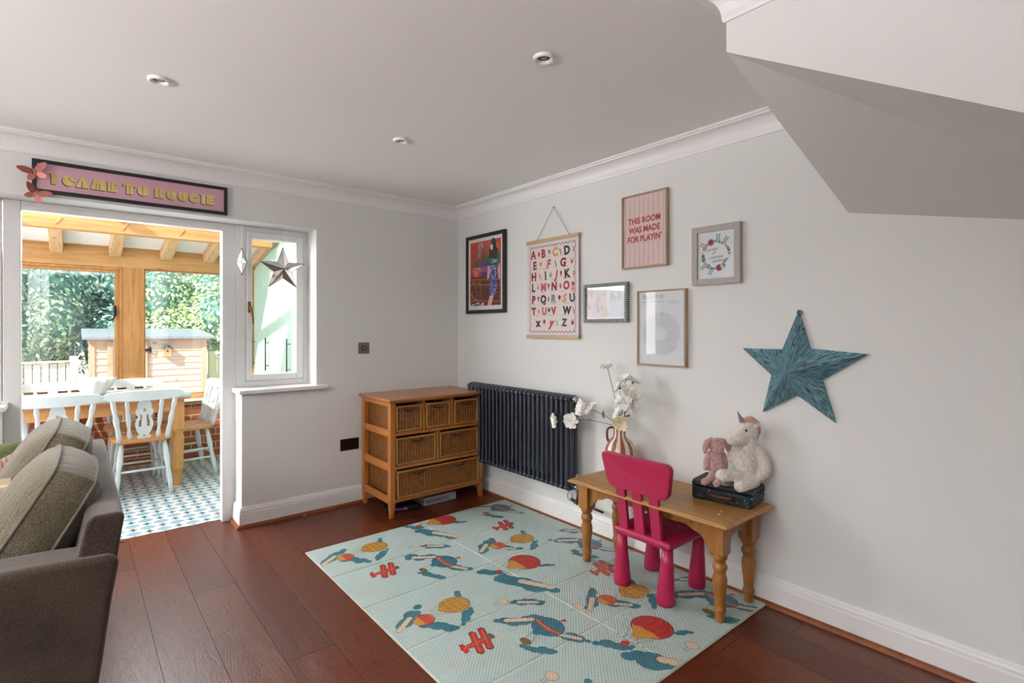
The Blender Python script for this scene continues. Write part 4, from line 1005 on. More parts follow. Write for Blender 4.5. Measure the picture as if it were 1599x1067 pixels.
def bloom(parent, c, nrm, r, seed, m=None, root=None):
    rr = random.Random(seed); nrm = Vector(nrm).normalized(); q = nrm.to_track_quat('Z', 'Y'); mb = MB(); c = Vector(c)
    for ring, (k_, rad, cup) in enumerate(((9, 1.2, .28), (9, 1.0, .6), (7, .7, 1.0), (5, .4, 1.4))):
        for i in range(k_):
            a = 2 * PI * (i + .5 * ring) / k_ + rr.uniform(-.15, .15); L = r * rad * rr.uniform(.85, 1.12); wd = L * .50
            base = Vector((math.cos(a), math.sin(a), 0)); side = Vector((-math.sin(a), math.cos(a), 0)); vs = []
            for t, ww in ((0.05, .25), (.35, .75), (.7, 1.15), (.92, .9), (1.0, .4)):
                up = cup * L * (t ** 1.5) * .6 + rr.uniform(-.10, .12) * L * t
                for s in (-1, -.33, .33, 1): vs.append(c + q @ (base * L * t + side * s * wd * ww * .5 + Vector((0, 0, up + abs(s) * .16 * L + rr.uniform(-.03, .03) * L))))
            fs = [(j * 4 + i2, j * 4 + i2 + 1, (j + 1) * 4 + i2 + 1, (j + 1) * 4 + i2) for j in range(4) for i2 in range(3)]
            mb.add(vs, fs, 0, True)
    mb.ball(c + q @ Vector((0, 0, .12 * r)), r * .16, 1, 1)
    mb.lathe([(.0, -.012), (.007, -.008), (.009, 0), (.003, .002)], c, 8, 2, axis=nrm)
    return mb.build('bloom', [m or petal_m, ctr_m, leaf_g], parent, True)
def leafy(parent, p, d, L, m, seed=0):
    d = Vector(d).normalized(); s = d.cross(Vector((.3, .2, 1))).normalized(); up = d.cross(s); mb = MB(); p = Vector(p); vs = []; n = 8
    for i in range(n + 1):
        t = i / n; ww = L * .26 * math.sin(PI * min(1, t * .9 + .08)) * (1.25 if i % 2 else .7)
        for q in (-1, 0, 1): vs.append(p + d * L * t + s * q * ww + up * (abs(q) * .12 * ww - .12 * L * t * t))
    vs[-1] = vs[-2] = vs[-3] = p + d * L - up * .12 * L
    mb.add(vs, [(j * 3 + i, j * 3 + i + 1, (j + 1) * 3 + i + 1, (j + 1) * 3 + i) for j in range(n) for i in (0, 1)], 0, True); mb.build('leaf', m, parent, True)
mouth = Vector((vx, vy, .765))
def flower(label, blooms, leaves=(), side=(0, 0)):
    t = thing('artificial_flower', label, 'flower', (vx + side[0], vy + side[1], .62), 0, 'white flower stems in the striped vase')
    b0 = Vector((vx + side[0] * .9, vy + side[1] * .9, .60)); m0 = mouth + Vector((side[0], side[1], 0))
    mb = MB(); main = Vector(blooms[0][0])
    def bez(a, b, c_, n=10): return [a * (1 - i / n) ** 2 + b * 2 * (i / n) * (1 - i / n) + c_ * (i / n) ** 2 for i in range(n + 1)]
    ctrl = m0 + Vector((0, 0, (main - m0).length * .25)) if main.z > m0.z + .12 else m0 + (main - m0) * .45 + Vector((0, 0, .045))
    path = [b0] + bez(m0, ctrl, main); mb.tube(path, .0018, 6)
    for i, b in enumerate(blooms[1:]):
        st = path[6 if i == 0 else 5]; e = Vector(b[0]); mb.tube(bez(st, st.lerp(e, .5) + (path[7] - path[5]) * .5, e, 6), .0015, 6)
    mb.build('stem', stem_m, t, True)
    for i, b in enumerate(blooms): bloom(t, b[0], b[1], b[2], hash(label) % 1000 + i if False else len(label) * 7 + i, b[3] if len(b) > 3 else None)
    for lv in leaves: leafy(t, *lv)
    return t
flower('white flower on the tallest stem, standing alone above the rest', [((-.15, -1.825, 1.118), (-.6, -.1, .8), .034)], [], (.004, .010))
flower('long white-flowered stem reaching farthest left over the radiator', [((-.17, -1.405, .735), (-.8, .35, .0), .044), ((-.165, -1.545, .752), (-.9, -.25, .1), .044)], [((-.16, -1.70, .78), (.1, 1, -.35), .06, leaf_y)], (-.012, .014))
flower('white stem leaning left with two open flowers next to the radiator end', [((-.155, -1.632, .845), (-.85, .3, .25), .048), ((-.16, -1.712, .845), (-.6, .3, .6), .040)], [((-.15, -1.80, .80), (.05, .2, 1), .05, leaf_g), ((-.16, -1.715, .83), (-.1, 1, -.3), .035, leaf_y)], (.010, .018))
flower('upright white stem whose blooms crown the right cluster', [((-.15, -1.962, 1.045), (-.5, .2, .8), .040), ((-.13, -2.0, 1.035), (.1, -.4, .9), .036), ((-.16, -1.925, .995), (-.5, .5, .4), .036)], [((-.15, -2.0, .965), (-.2, -.6, .7), .035, leaf_g)], (.012, -.004))
flower('white stem with three blooms in the middle of the right cluster', [((-.15, -2.032, .958), (-.3, -.6, .6), .036), ((-.165, -1.94, .922), (-.7, .3, .6), .038), ((-.17, -1.985, .91), (-.8, -.1, .3), .040)], [((-.15, -1.955, .90), (-.2, .3, .5), .03, leaf_g)], (.0, -.014))
flower('low white stem with a bloom just above the vase mouth', [((-.17, -1.93, .848), (-.8, .4, .5), .036), ((-.15, -2.02, .895), (-.2, -.8, .4), .036), ((-.155, -1.985, .985), (-.5, -.5, .4), .034)], [((-.15, -1.93, .80), (-.3, .6, .6), .05, leaf_g), ((-.15, -1.96, .83), (-.3, -.9, .3), .05, leaf_g)], (-.014, .0))
flower('short stem with one cream-centred bloom drooping over the vase rim', [((-.18, -1.962, .798), (-.8, -.3, -.1), .042, creamp)], [((-.16, -1.905, .76), (-.4, .2, .9), .045, leaf_g)], (-.008, -.014))

# ================================================================== PLAY MAT
def print_mat(name, col, rough=.45):
    k = N(name); k.set('Roughness', rough)
    v = k.co(); X, Y, Z = k.xyz(v); p = .0175
    a = k.math('SINE', k.math('MULTIPLY', X, 2 * PI / p)); b = k.math('SINE', k.math('MULTIPLY', Y, 2 * PI / p))
    g = k.math('MAXIMUM', k.math('ABSOLUTE', a), k.math('ABSOLUTE', b)); g2 = k.math('MULTIPLY', a, b)
    c = lin(col); dk = tuple(q * .93 for q in c[:3]) + (1,)
    k.l(k.ramp(k.noise(v, 7, 3), [(.3, dk), (.7, c)]), k.p.inputs['Base Color']); k.bump(g2, .55, .0015); MT[name] = k.m; return k.m
mats_ = [print_mat('mat_aqua', '#acbdb8'), print_mat('mat_teal', '#386f7c'), print_mat('mat_peach', '#cbb69b'), print_mat('mat_red', '#b2322f'), print_mat('mat_gold', '#bd8a3c'), print_mat('mat_brown', '#7a5a2e'),
         print_mat('mat_navy', '#2f6a80'), print_mat('mat_crease', '#c0cbc3', .4), print_mat('mat_edge_beige', '#c9b5a6', .6), print_mat('mat_dark_line', '#5a4330'), print_mat('mat_plain', '#bccfca')]
mb = MB(); X0, X1, Y0, Y1 = -1.556, -.012, -2.718, -.693; xc_ = -.782
ys_ = [Y0, -2.322, -1.938, -1.517, -1.113, Y1]
mb.rbox(X0, X1, Y0, Y1, .0005, .0066, .003, 2, 8); mb.box(X0 + .004, X1 - .004, Y0 + .004, Y1 - .004, .0066, .0072, 7)
for ya, yb in zip(ys_, ys_[1:]):
    for xa, xb in ((X0, xc_), (xc_, X1)):
        g = .006; gx = .002
        n0 = len(mb.v); mb.rbox(xa + (gx if xa != X0 else .003), xb - (gx if xb != X1 else .003), ya + (g if ya != Y0 else .003), yb - (g if yb != Y1 else .003), .003, .0105, .0035, 2, 0)
G_ = Flat(mb, lambda a, b, l: (a, b, .0106 + l * .00012))
def clipin(p): return (min(max(p[0], X0 + .008), X1 - .008), min(max(p[1], Y0 + .008), Y1 - .008))
_poly = G_.poly; G_.n = 0
def cpoly(pts, mi, lay=1):
    q = [clipin(p) for p in pts]
    A = sum(q[i - 1][0] * q[i][1] - q[i][0] * q[i - 1][1] for i in range(len(q)))
    if abs(A) > 2e-6: _poly(q, mi, lay)
G_.poly = cpoly
def mot(cx_, cy_, sc=1):  # motif frame: up = +x, right = -y
    return lambda u, v: (cx_ + v * sc, cy_ - u * sc)
def cloud(cx_, cy_, L, ang, seed, mi=1, lay=1, peach=None):
    r = random.Random(seed); n = 7
    for i in range(n):
        t = (i / (n - 1) - .5); rad = L * (.20 - .40 * t * t) * r.uniform(.75, 1.3)
        G_.disc((cx_ + math.cos(ang) * t * L + r.uniform(-.03, .03) * L, cy_ + math.sin(ang) * t * L + r.uniform(-.09, .09) * L), (max(rad, .013), max(rad, .013) * .85), mi, lay, 10, ang)
    if peach:
        for i in range(5):
            t = (i / 4 - .5); px_, py_ = cx_ + math.cos(ang) * (t * L * .5 + peach[0] * L) - math.sin(ang) * peach[1] * L, cy_ + math.sin(ang) * (t * L * .5 + peach[0] * L) + math.cos(ang) * peach[1] * L
            G_.disc((px_, py_), (L * .105 * r.uniform(.8, 1.2), L * .085), 9, lay + 1, 10, ang); G_.disc((px_, py_), (L * .095, L * .075), 2, lay + 2, 10, ang)
def balloon(cx_, cy_, rx, ry, main, ribs, kind):
    f = mot(cx_, cy_)
    pts = [f(ry * math.cos(2 * PI * i / 28), rx * math.sin(2 * PI * i / 28)) for i in range(28)]
    G_.poly([f(1.04 * ry * math.cos(2 * PI * i / 28), 1.04 * rx * math.sin(2 * PI * i / 28)) for i in range(28)], 9, 4); G_.poly(pts, main, 5)
    for q in (-.66, -.25, .25, .66):
        G_.line([f(ry * q * math.cos(a), rx * math.sin(a)) for a in [(-PI / 2) + PI * i / 12 for i in range(13)]], .0035, ribs, 6)
    if kind == 'red':
        G_.poly([f(-ry * .80, -rx * .55), f(-ry * .3, -rx * .42), f(ry * .3, -rx * .42), f(ry * .80, -rx * .55), f(ry * .42, -rx * .98), f(ry * .16, -rx * 1.42), f(-ry * .16, -rx * 1.42), f(-ry * .42, -rx * .98)], 4, 7)
        for s in (-.7, -.2, .3, .7): G_.line([f(ry * s, -rx * .9), f(ry * s * .25, -rx * 2.0)], .0018, 9, 6)
        G_.disc(f(0, -rx * 2.15), (.022, .018), 3, 7, 12)
        for s in (-.9, -.5, .5, .9): G_.disc(f(ry * s * .8, -rx * 1.75), .007, 3, 7, 3)
    if kind == 'blue':
        for q, mi_ in ((-.16, 3), (-.02, 4), (.12, 3)):
            G_.line([f(ry * .93 * s, rx * (q - .15 * (1 - s * s))) for s in (-1, -.5, 0, .5, 1)], rx * .12, mi_, 7)
        G_.poly([f(-ry * .35, -rx * .9), f(ry * .35, -rx * .9), f(ry * .12, -rx * 1.3), f(-ry * .12, -rx * 1.3)], 6, 6)
        G_.disc(f(.02, -rx * 2.2), (.020, .032), 5, 7, 10); G_.line([f(ry * .2, -rx * 1.2), f(.04, -rx * 2.0)], .002, 9, 6); G_.line([f(-ry * .2, -rx * 1.2), f(0, -rx * 2.0)], .002, 9, 6)
        G_.poly([f(0, rx * .98), f(.004, rx * 1.5), f(.03, rx * 1.35)], 3, 6)
    if kind == 'gold':
        for q in (-.45, 0, .45): G_.line([f(ry * s * .9, rx * (q - .1 * (1 - s * s))) for s in (-1, -.5, 0, .5, 1)], .0035, ribs, 6)
        G_.poly([f(-ry * .4, -rx * .85), f(ry * .4, -rx * .85), f(ry * .15, -rx * 1.2), f(-ry * .15, -rx * 1.2)], 4, 6)
        for s in (-.6, 0, .6): G_.line([f(ry * s, -rx * .95), f(ry * s * .3, -rx * 1.7)], .0016, 9, 5)
for i, (x, y) in enumerate(((-1.205, -.889), (-1.202, -1.763), (-.428, -1.366), (-.426, -2.232), (-1.20, -2.64))):
    balloon(x, y, .076, .070, 4, 5, 'gold'); cloud(x + .06, y + .055, .10, R(60), i, 1, 2); cloud(x - .01, y - .125, .13, R(40), i + 9, 1, 2)
for i, (x, y) in enumerate(((-1.396, -.918), (-1.381, -1.786), (-.613, -1.350), (-.601, -2.203), (-1.38, -2.64))):
    cloud(x - .05, y + .05, .19, R(35), i + 20, 1, 1, (-.25, 0)); cloud(x + .02, y - .07, .17, R(-50), i + 30, 1, 1, None if i < 2 else (.0, 0)); balloon(x, y, .048, .046, 3, 4, 'small')
    f = mot(x, y); G_.poly([f(-.040, -.012), f(.040, -.012), f(.022, -.048), f(-.022, -.048)], 4, 7)
for i, (x, y) in enumerate(((-.640, -.765), (-.636, -1.628), (-.630, -2.486))):
    balloon(x, y, .088, .092, 3, 9, 'red'); cloud(x - .17, y - .185, .30, R(-62), i + 40, 1, 1, (.22, .05)); cloud(x - .23, y + .015, .15, R(-50), i + 50); cloud(x + .06, y - .105, .09, R(-30), i + 60, 6)
for i, (x, y) in enumerate(((-.178, -.833), (-.984, -1.331), (-.161, -1.694), (-.984, -2.187), (-.168, -2.56))):
    cloud(x - .06, y + .12, .21, R(-35), i + 70, 1, 1, (-.02, 0)); cloud(x + .01, y - .10, .17, R(-60), i + 80, 1, 1, (.1, 0)); balloon(x, y, .068, .078, 6, 1, 'blue'); cloud(x - .145, y - .10, .14, R(-60), i + 90); cloud(x + .07, y + .215, .16, R(-40), i + 95, 1, 1, (0, 0))
for i, (x, y) in enumerate(((-1.302, -1.225), (-.385, -1.125), (-1.296, -2.082), (-.364, -1.972))):
    f = mot(x, y)
    for b in (.036, -.012):
        G_.poly([f(-.082, b + .020), f(.060, b - .034), f(.078, b - .022), f(.074, b - .002), f(-.066, b + .050), f(-.084, b + .040)], 9, 3); G_.poly([f(-.078, b + .022), f(.060, b - .030), f(.073, b - .020), f(.070, b - .004), f(-.064, b + .046), f(-.079, b + .038)], 3, 4)
        G_.line([f(-.06, b + .030), f(.06, b - .016)], .003, 4, 6)
    G_.poly([f(-.008, -.085), f(.010, -.085), f(.022, .0), f(.020, .068), f(-.020, .068), f(-.018, .0)], 3, 5); G_.line([f(0, -.07), f(0, .05)], .003, 4, 6); G_.poly([f(-.035, -.075), f(.035, -.085), f(.03, -.06), f(-.03, -.055)], 3, 5); G_.disc(f(0, .075), (.01, .022), 9, 5, 8); G_.disc(f(0, .062), (.012, .012), 1, 6, 8)
    for j in range(3): G_.line([f(-.05 + .05 * j, -.11 - .03 * (j % 2)), f(-.02 + .05 * j, -.13)], .003, 2, 2)
for i, (x, y) in enumerate(((-1.003, -1.889), (-.755, -2.159), (-1.205, -2.439), (-.615, -2.676), (-1.0, -1.03), (-.62, -1.22 + .1))):
    f = mot(x, y); G_.disc(f(0, 0), (.027, .030), 9, 2, 14); G_.disc(f(0, 0), (.025, .028), 2, 3, 14); G_.line([f(-.008, -.03), f(-.008, -.05), f(.008, -.05), f(.008, -.03)], .002, 9, 2)
r_ = random.Random(12)
for i in range(40):
    x, y = r_.uniform(X0 + .06, X1 - .06), r_.uniform(Y0 + .06, Y1 - .06); G_.disc((x, y), (.016, .008), 2, 0, 8, r_.uniform(0, 3))
pm_ = mb.build('play_mat', mats_, None, origin=((X0 + X1) / 2, (Y0 + Y1) / 2, 0))
tag(pm_, 'pale aqua folding play mat printed with hot-air balloons and red planes on the plank floor', 'play mat')

# ================================================================== FRAMED THINGS ON THE RIGHT WALL
def pic(name, label, cat, yl, yr, zb, zt, fw, fd, fm, draw, mats, inset=.004, glazed=True, rib=False, group=None):
    t = thing(name, label, cat, (-.002, (yl + yr) / 2, (zb + zt) / 2), 0, group)
    D = fd; mb = MB()
    for (a, b, c_, d_) in ((yl, yl - fw, zb, zt), (yr + fw, yr, zb, zt)): mb.box(-D, -.002, b, a, c_, d_)
    for (c_, d_) in ((zb, zb + fw), (zt - fw, zt)): mb.box(-D, -.002, yr + fw, yl - fw, c_, d_)
    if rib:
        mi_ = 1; p = .0130; n = int((zt - zb) / p)
        for i in range(n):
            z = zb + (i + .5) * (zt - zb) / n
            for yy in (yl - fw / 2, yr + fw / 2): mb.rbox(-D - .007, -.004, yy - fw / 2 - .002, yy + fw / 2 + .002, z - p * .30, z + p * .30, .002, 1, 1)
        n = int((yl - yr) / p)
        for i in range(n):
            y = yr + (i + .5) * (yl - yr) / n
            for zz in (zb + fw / 2, zt - fw / 2): mb.rbox(-D - .007, -.004, y - p * .30, y + p * .30, zz - fw / 2 - .002, zz + fw / 2 + .002, .002, 1, 1)
    mb.build('frame', [mat('rib_shadow_grey', '#4c5250', .5), fm] if rib else fm, t, True, 0 if rib else .0015)
    xi = -D + (.010 if glazed else .006); pb = MB(); pb.box(xi + .0001, -.003, yr + fw, yl - fw, zb + fw, zt - fw, 0)
    W_, H_ = yl - yr - 2 * fw, zt - zb - 2 * fw
    F = Flat(pb, lambda a, b, l: (xi - .00015 * (l + 1), yl - fw - a, zb + fw + b)); F.W, F.H = W_, H_; draw(F)
    pb.build('print', mats, t, True)
    if glazed: MB().box(xi - .005, xi - .0035, yr + fw * .8, yl - fw * .8, zb + fw * .8, zt - fw * .8).build('glass', MT['picture_glass'], t, True)
    return t
paper = mat('white_paper', '#dedbd6', .7); ink = mat('soft_black_ink', '#2c2a2c', .7)
# 1 woman beside a sideboard of plants (a plain stand-in)
def draw1(F):
    W_, H_ = F.W, F.H; m = .028; x0, x1, y0, y1 = m, W_ - m, m * 1.2, H_ - m
    F.rect(x0, x1, y0, y1, 1, 0); r = random.Random(4); X = lambda a: x0 + (x1 - x0) * a; Yy = lambda b: y0 + (y1 - y0) * b
    for i in range(16):
        F.disc((X(r.uniform(.03, .95)), Yy(r.uniform(.55, .97))), (r.uniform(.008, .02), r.uniform(.015, .03)), 2 + i % 3, 1, 9, r.uniform(0, 3))
    F.rect(X(0), X(1), Yy(.0), Yy(.44), 5, 2); F.rect(X(0), X(1), Yy(.40), Yy(.47), 6, 3)
    for b in (.07, .32, .40): F.line([(X(0), Yy(b + .02)), (X(1), Yy(b - .02))], .008, 7, 4)
    for a in (.0, .34, .66, .98): F.line([(X(a), Yy(.06)), (X(a), Yy(.40))], .008, 7, 4)
    for i in range(34): F.disc((X(r.uniform(.03, .97)), Yy(r.uniform(.09, .38))), r.uniform(.006, .011), [8, 9, 7][i % 3], 5, 7)
    for i in range(14): F.disc((X(r.uniform(.02, .5)), Yy(r.uniform(.0, .045))), (.01, .006), 0, 5, 6, r.uniform(0, 3))
    for cx_, cz_, s in ((.22, .55, .9), (.47, .62, 1.05)):
        for i in range(13):
            a = R(25 + i * 11); L = .13 * s * r.uniform(.7, 1.1); bx, by = X(cx_), Yy(cz_)
            F.poly([(bx - .006, by), (bx + .006, by), (bx + math.cos(a) * L, by + math.sin(a) * L * 1.7)], [10, 11, 9][i % 3], 6)
    F.poly([(X(.08), Yy(.60)), (X(.38), Yy(.60)), (X(.34), Yy(.45)), (X(.14), Yy(.45))], 4, 7)
    for i in range(26): F.disc((X(r.uniform(.12, .35)), Yy(r.uniform(.465, .595))), (.006, .0035), 0, 8, 6, r.uniform(0, 3))
    F.rect(X(.38), X(.57), Yy(.46), Yy(.67), 12, 7); F.rect(X(.38), X(.57), Yy(.52), Yy(.60), 13, 8)
    sk = 14
    F.poly([(X(.60), Yy(.62)), (X(.94), Yy(.62)), (X(.90), Yy(.56)), (X(.86), Yy(.16)), (X(.62), Yy(.14)), (X(.68), Yy(.56))], 12, 9)
    for i in range(110): F.disc((X(r.uniform(.66, .86)), Yy(r.uniform(.16, .6))), (.0042, .003), 0, 10, 6, r.uniform(0, 3))
    F.poly([(X(.60), Yy(.62)), (X(.70), Yy(.62)), (X(.64), Yy(.42)), (X(.56), Yy(.40))], sk, 9); F.poly([(X(.88), Yy(.62)), (X(.97), Yy(.62)), (X(.99), Yy(.40)), (X(.93), Yy(.38))], sk, 9)
    F.poly([(X(.66), Yy(.16)), (X(.78), Yy(.15)), (X(.70), Yy(.0)), (X(.58), Yy(.0))], sk, 9)
    F.poly([(X(.58), Yy(.62)), (X(.98), Yy(.62)), (X(.98), Yy(.76)), (X(.86), Yy(.82)), (X(.68), Yy(.80)), (X(.58), Yy(.74))], 15, 11)
    for i in range(12): F.poly([(X(r.uniform(.6, .7)), Yy(.62 + .012 * i)), (X(r.uniform(.75, .95)), Yy(.64 + .012 * i)), (X(.8), Yy(.66 + .011 * i))], 16 if i % 2 else 11, 12)
    F.disc((X(.77), Yy(.86)), (.040, .085), 17, 13, 18); F.poly([(X(.63), Yy(.86)), (X(.91), Yy(.86)), (X(.86), Yy(.70)), (X(.66), Yy(.71))], 17, 13)
    for i in range(5): a = 2 * PI * i / 5; F.disc((X(.72) + .008 * math.cos(a), Yy(.88) + .014 * math.sin(a)), (.007, .011), 0, 14, 7)
pic('framed_painting', 'black-framed colourful print of a dark-haired woman beside a sideboard with plants', 'picture', -.158, -.69, 1.468, 2.123, .030, .026, black_m, draw1,
    [paper, mat('art_red', '#b8402c', .7), mat('art_orange', '#cf6a3c', .7), mat('art_lilac', '#9a94ac', .7), mat('art_coral', '#c1402f', .7), mat('art_maroon', '#571c1c', .7), mat('art_wine', '#6d1a22', .7), mat('art_ochre', '#a8642a', .7), mat('art_yellow', '#b59a4a', .7), mat('art_olive', '#5a5c38', .7), mat('art_green', '#2c4a3a', .7), mat('art_teal', '#3f6e5c', .7), mat('art_blue', '#2f3c8c', .7), mat('art_mauve', '#83607c', .7), mat('art_skin', '#d9a392', .7), mat('art_blouse', '#2b5a4c', .7), mat('art_mint', '#7fae98', .7), ink])
# 2 THIS ROOM WAS MADE FOR PLAYIN'
def draw2(F):
    n = 9
    for i in range(n):
        F.rect(F.W * i / n + F.W / n * .25, F.W * i / n + F.W / n * .62, 0, F.H, 1, 0)
    for s, z in (("THIS ROOM", .645), ("WAS MADE", .515), ("FOR PLAYIN'", .385)): F.text(s, (F.W * .5, F.H * z),   .050, 2, 1, offset=.0018, sx=.86, rot=R(1))
pic('framed_print', "pale wood frame with red lettering THIS ROOM WAS MADE FOR PLAYIN'", 'picture', -1.835, -2.157, 1.705, 2.147, .010, .028, mat('pale_oak_frame', '#a48c70', .5), draw2, [mat('blush_paper', '#d8bfb9', .7), mat('mauve_stripe', '#c8b1b0', .7), mat('brick_red_ink', '#ab3127', .7)])
# 3 ribbed frame
def draw3(F):
    F.rect(.012, F.W * .55, .015, F.H - .015, 1, 0); r = random.Random(9)
    for i in range(26): F.disc((r.uniform(.02, F.W * .5), r.uniform(.025, F.H - .03)), (r.uniform(.008, .02), r.uniform(.008, .024)), 2 + i % 5, 1 + i % 3, 10, r.uniform(0, 3))
    F.rect(F.W * .58, F.W - .01, .015, F.H - .015, 7, 0)  # pale right half: a window reflection painted into the print
    for i in range(10): F.disc((r.uniform(F.W * .62, F.W - .03), r.uniform(F.H * .6, F.H - .03)), (.018, .012), 8, 1, 9, r.uniform(0, 3))  # green blobs: foliage within that painted reflection
pic('framed_photo', 'small landscape frame with ribbed grey moulding and a pastel print, window reflection painted in', 'picture', -1.521, -1.877, 1.384, 1.629, .018, .026, mat('ribbed_grey', '#a3aaa8', .45), draw3,
    [mat('pic_white', '#a9a8a7', .6), mat('pic_grey', '#8f8a88', .6), mat('pic_peach', '#b3875f', .6), mat('pic_pink', '#a87a7c', .6), mat('pic_lilac', '#6f6a94', .6), mat('pic_rust', '#8e4c3c', .6), mat('pic_sage', '#7c8272', .6), mat('pic_reflection_pale', '#8f9298', .6), mat('pic_reflection_green', '#707858', .6)], rib=True)
# 4 lyric disc print
def draw4(F):
    F.text('TIME OF MY LIFE', (.022, F.H * .925), .034, 1, 1, align='LEFT', sx=.60)
    F.line([(.022, F.H * .862), (F.W * .60, F.H * .862)], .0022, 1); F.line([(F.W * .66, F.H * .862), (F.W * .86, F.H * .862)], .0022, 1); F.line([(F.W * .66, F.H * .835), (F.W * .88, F.H * .835)], .0016, 1)
    c = (F.W * .5, F.H * .42)
    for i in range(20):
        r0 = .040 + i * .0043; r1 = r0 + .0016; n = 60; rr = random.Random(i)
        for j in range(n):
            if rr.random() < .12: continue
            a, b = 2 * PI * j / n, 2 * PI * (j + .8) / n
            F.poly([(c[0] + r0 * math.cos(a), c[1] + r0 * math.sin(a)), (c[0] + r0 * math.cos(b), c[1] + r0 * math.sin(b)), (c[0] + r1 * math.cos(b), c[1] + r1 * math.sin(b)), (c[0] + r1 * math.cos(a), c[1] + r1 * math.sin(a))], 2, 1)
pic('framed_print', 'wood-framed white print of a record made of tiny text, below the pink one', 'picture', -1.951, -2.276, 1.128, 1.566, .009, .030, MT['pale_oak_frame'], draw4, [mat('cool_white_paper', '#d3d5da', .65), mat('grey_ink', '#7d8088', .7), mat('faint_grey_ink', '#a3a5ab', .7)])
# 5 flower wreath
def draw5(F):
    c = (F.W * .50, F.H * .50); r = random.Random(2); Rr = .062
    for i in range(30):
        a = 2 * PI * i / 30; q = Rr + r.uniform(.004, .014); F.disc((c[0] + q * math.cos(a), c[1] + q * math.sin(a)), (r.uniform(.005, .011), r.uniform(.004, .008)), [3, 4, 5, 6, 7][i % 5], 2, 9, r.uniform(0, 3))
    F.disc(c, Rr - .002, 0, 3, 30)
    for a, rad, mi in ((112, .018, 1), (285, .018, 1), (182, .010, 1), (196, .012, 4), (150, .013, 6), (305, .014, 6), (235, .014, 6), (300, .011, 7), (20, .008, 3)):
        q = Rr + .010; p = (c[0] + q * math.cos(R(a)), c[1] + q * math.sin(R(a))); F.disc(p, rad, mi, 4, 14); F.disc(p, rad * .5, 2 if mi == 1 else mi, 5, 10)
    for a0, mi, b in ((80, 4, 85), (52, 3, 55), (222, 3, 215), (255, 4, 245), (140, 3, 150)):
        px_, py_ = c[0] + (Rr + .004) * math.cos(R(a0)), c[1] + (Rr + .004) * math.sin(R(a0)); d = (math.cos(R(b)), math.sin(R(b)))
        for i in range(4):
            for s in (-1, 1):
                bx, by = px_ + d[0] * .011 * i, py_ + d[1] * .011 * i; F.disc((bx + d[0] * .006 - d[1] * s * .006, by + d[1] * .006 + d[0] * s * .006), (.008, .003), mi, 4, 8, R(b) + s * .7)
    for s, dx, z in (('power', -.018, .030), ('of', -.012, .010), ('positive', .002, -.012), ('thinking', .014, -.032)): F.text(s, (c[0] + dx, c[1] + z), .024, 8, 6, shear=.45, rot=R(4), sx=.95)
pic('framed_print', 'square-edged greige frame with a flower wreath around handwriting', 'picture', -2.315, -2.585, 1.576, 1.887, .032, .030, mat('greige_frame', '#a39c96', .5), draw5,
    [mat('bright_paper', '#d6dadd', .7), mat('berry_red', '#9a1f31', .7), mat('berry_dark', '#6d1424', .7), mat('wreath_green', '#6e7d3c', .7), mat('wreath_teal', '#2f8078', .7), mat('wreath_blue', '#4f7f9e', .7), mat('wreath_grey', '#8f8a98', .7), mat('wreath_yellow', '#cbbf7c', .7), ink])
# 6 alphabet hanging
al = thing('alphabet_wall_hanging', 'illustrated alphabet poster hanging from a string between wooden rails', 'poster', (-.02, -1.215, 1.62))
zb, zt, yl, yr = 1.272, 1.985, -.953, -1.472; mb = MB(); n = 10
vsx = []
for i in range(n + 1): t = i / n; vsx.append((-.018 - .010 * math.sin(PI * t) * .4, zb + .02 + (zt - zb - .04) * t))
mb.box(-.0200, -.0190, yr, yl, zb + .01, zt - .01, 0)
F_ = Flat(mb, lambda a, b, l: (-.0201 - .00015 * l, yl - a, zb + b)); W_, H_ = yl - yr, zt - zb
def wav(x0, y0, x1, y1, wl_, amp, mi):
    L = math.hypot(x1 - x0, y1 - y0); n = int(L / wl_ * 8); pts = []
    for i in range(n + 1):
        t = i / n; o = amp * math.sin(2 * PI * t * L / wl_); dx, dy = (x1 - x0) / L, (y1 - y0) / L; pts.append((x0 + (x1 - x0) * t - dy * o, y0 + (y1 - y0) * t + dx * o))
    F_.line(pts, .0045, mi, 1)
e = .033; wav(e, H_ - .052, W_ - e, H_ - .052, .036, .006, 1); wav(e, .048, W_ - e, .048, .036, .006, 1); wav(e, .048, e, H_ - .052, .06, .005, 2); wav(W_ - e, .048, W_ - e, H_ - .052, .06, .005, 2)
RED, DK, GR, OR, PU, SL_, RS = 3, 4, 5, 6, 7, 8, 9
rows_ = [(.150, 'ABCD', (.13, .335, .57, .79), (RED, RED, OR, DK), .10), (.262, 'EFG', (.16, .43, .72), (PU, RS, 10, ), .10), (.375, 'HIJK', (.14, .38, .585, .79), (10, SL_, RS, DK), .10),
         (.488, 'LMNO', (.13, .34, .55, .78), (SL_, RS, 10, RED), .095), (.61, 'PQRSU', (.135, .335, .535, .735, .885), (10, DK, GR, OR, SL_), .095), (.73, 'TUVW', (.14, .355, .54, .79), (10, RS, RED, DK), .09), (.845, 'XYZ', (.23, .49, .74), (DK, RED, SL_), .085)]
ex = {0: (.245, .455, .67, .915), 1: (.285, .58, .88), 2: (.27, .48, .68, .915), 3: (.23, .44, .67, .90), 4: (.235, .44, .65), 5: (.245, .45, .91), 6: (.355, .605, .89)}
r_ = random.Random(5)
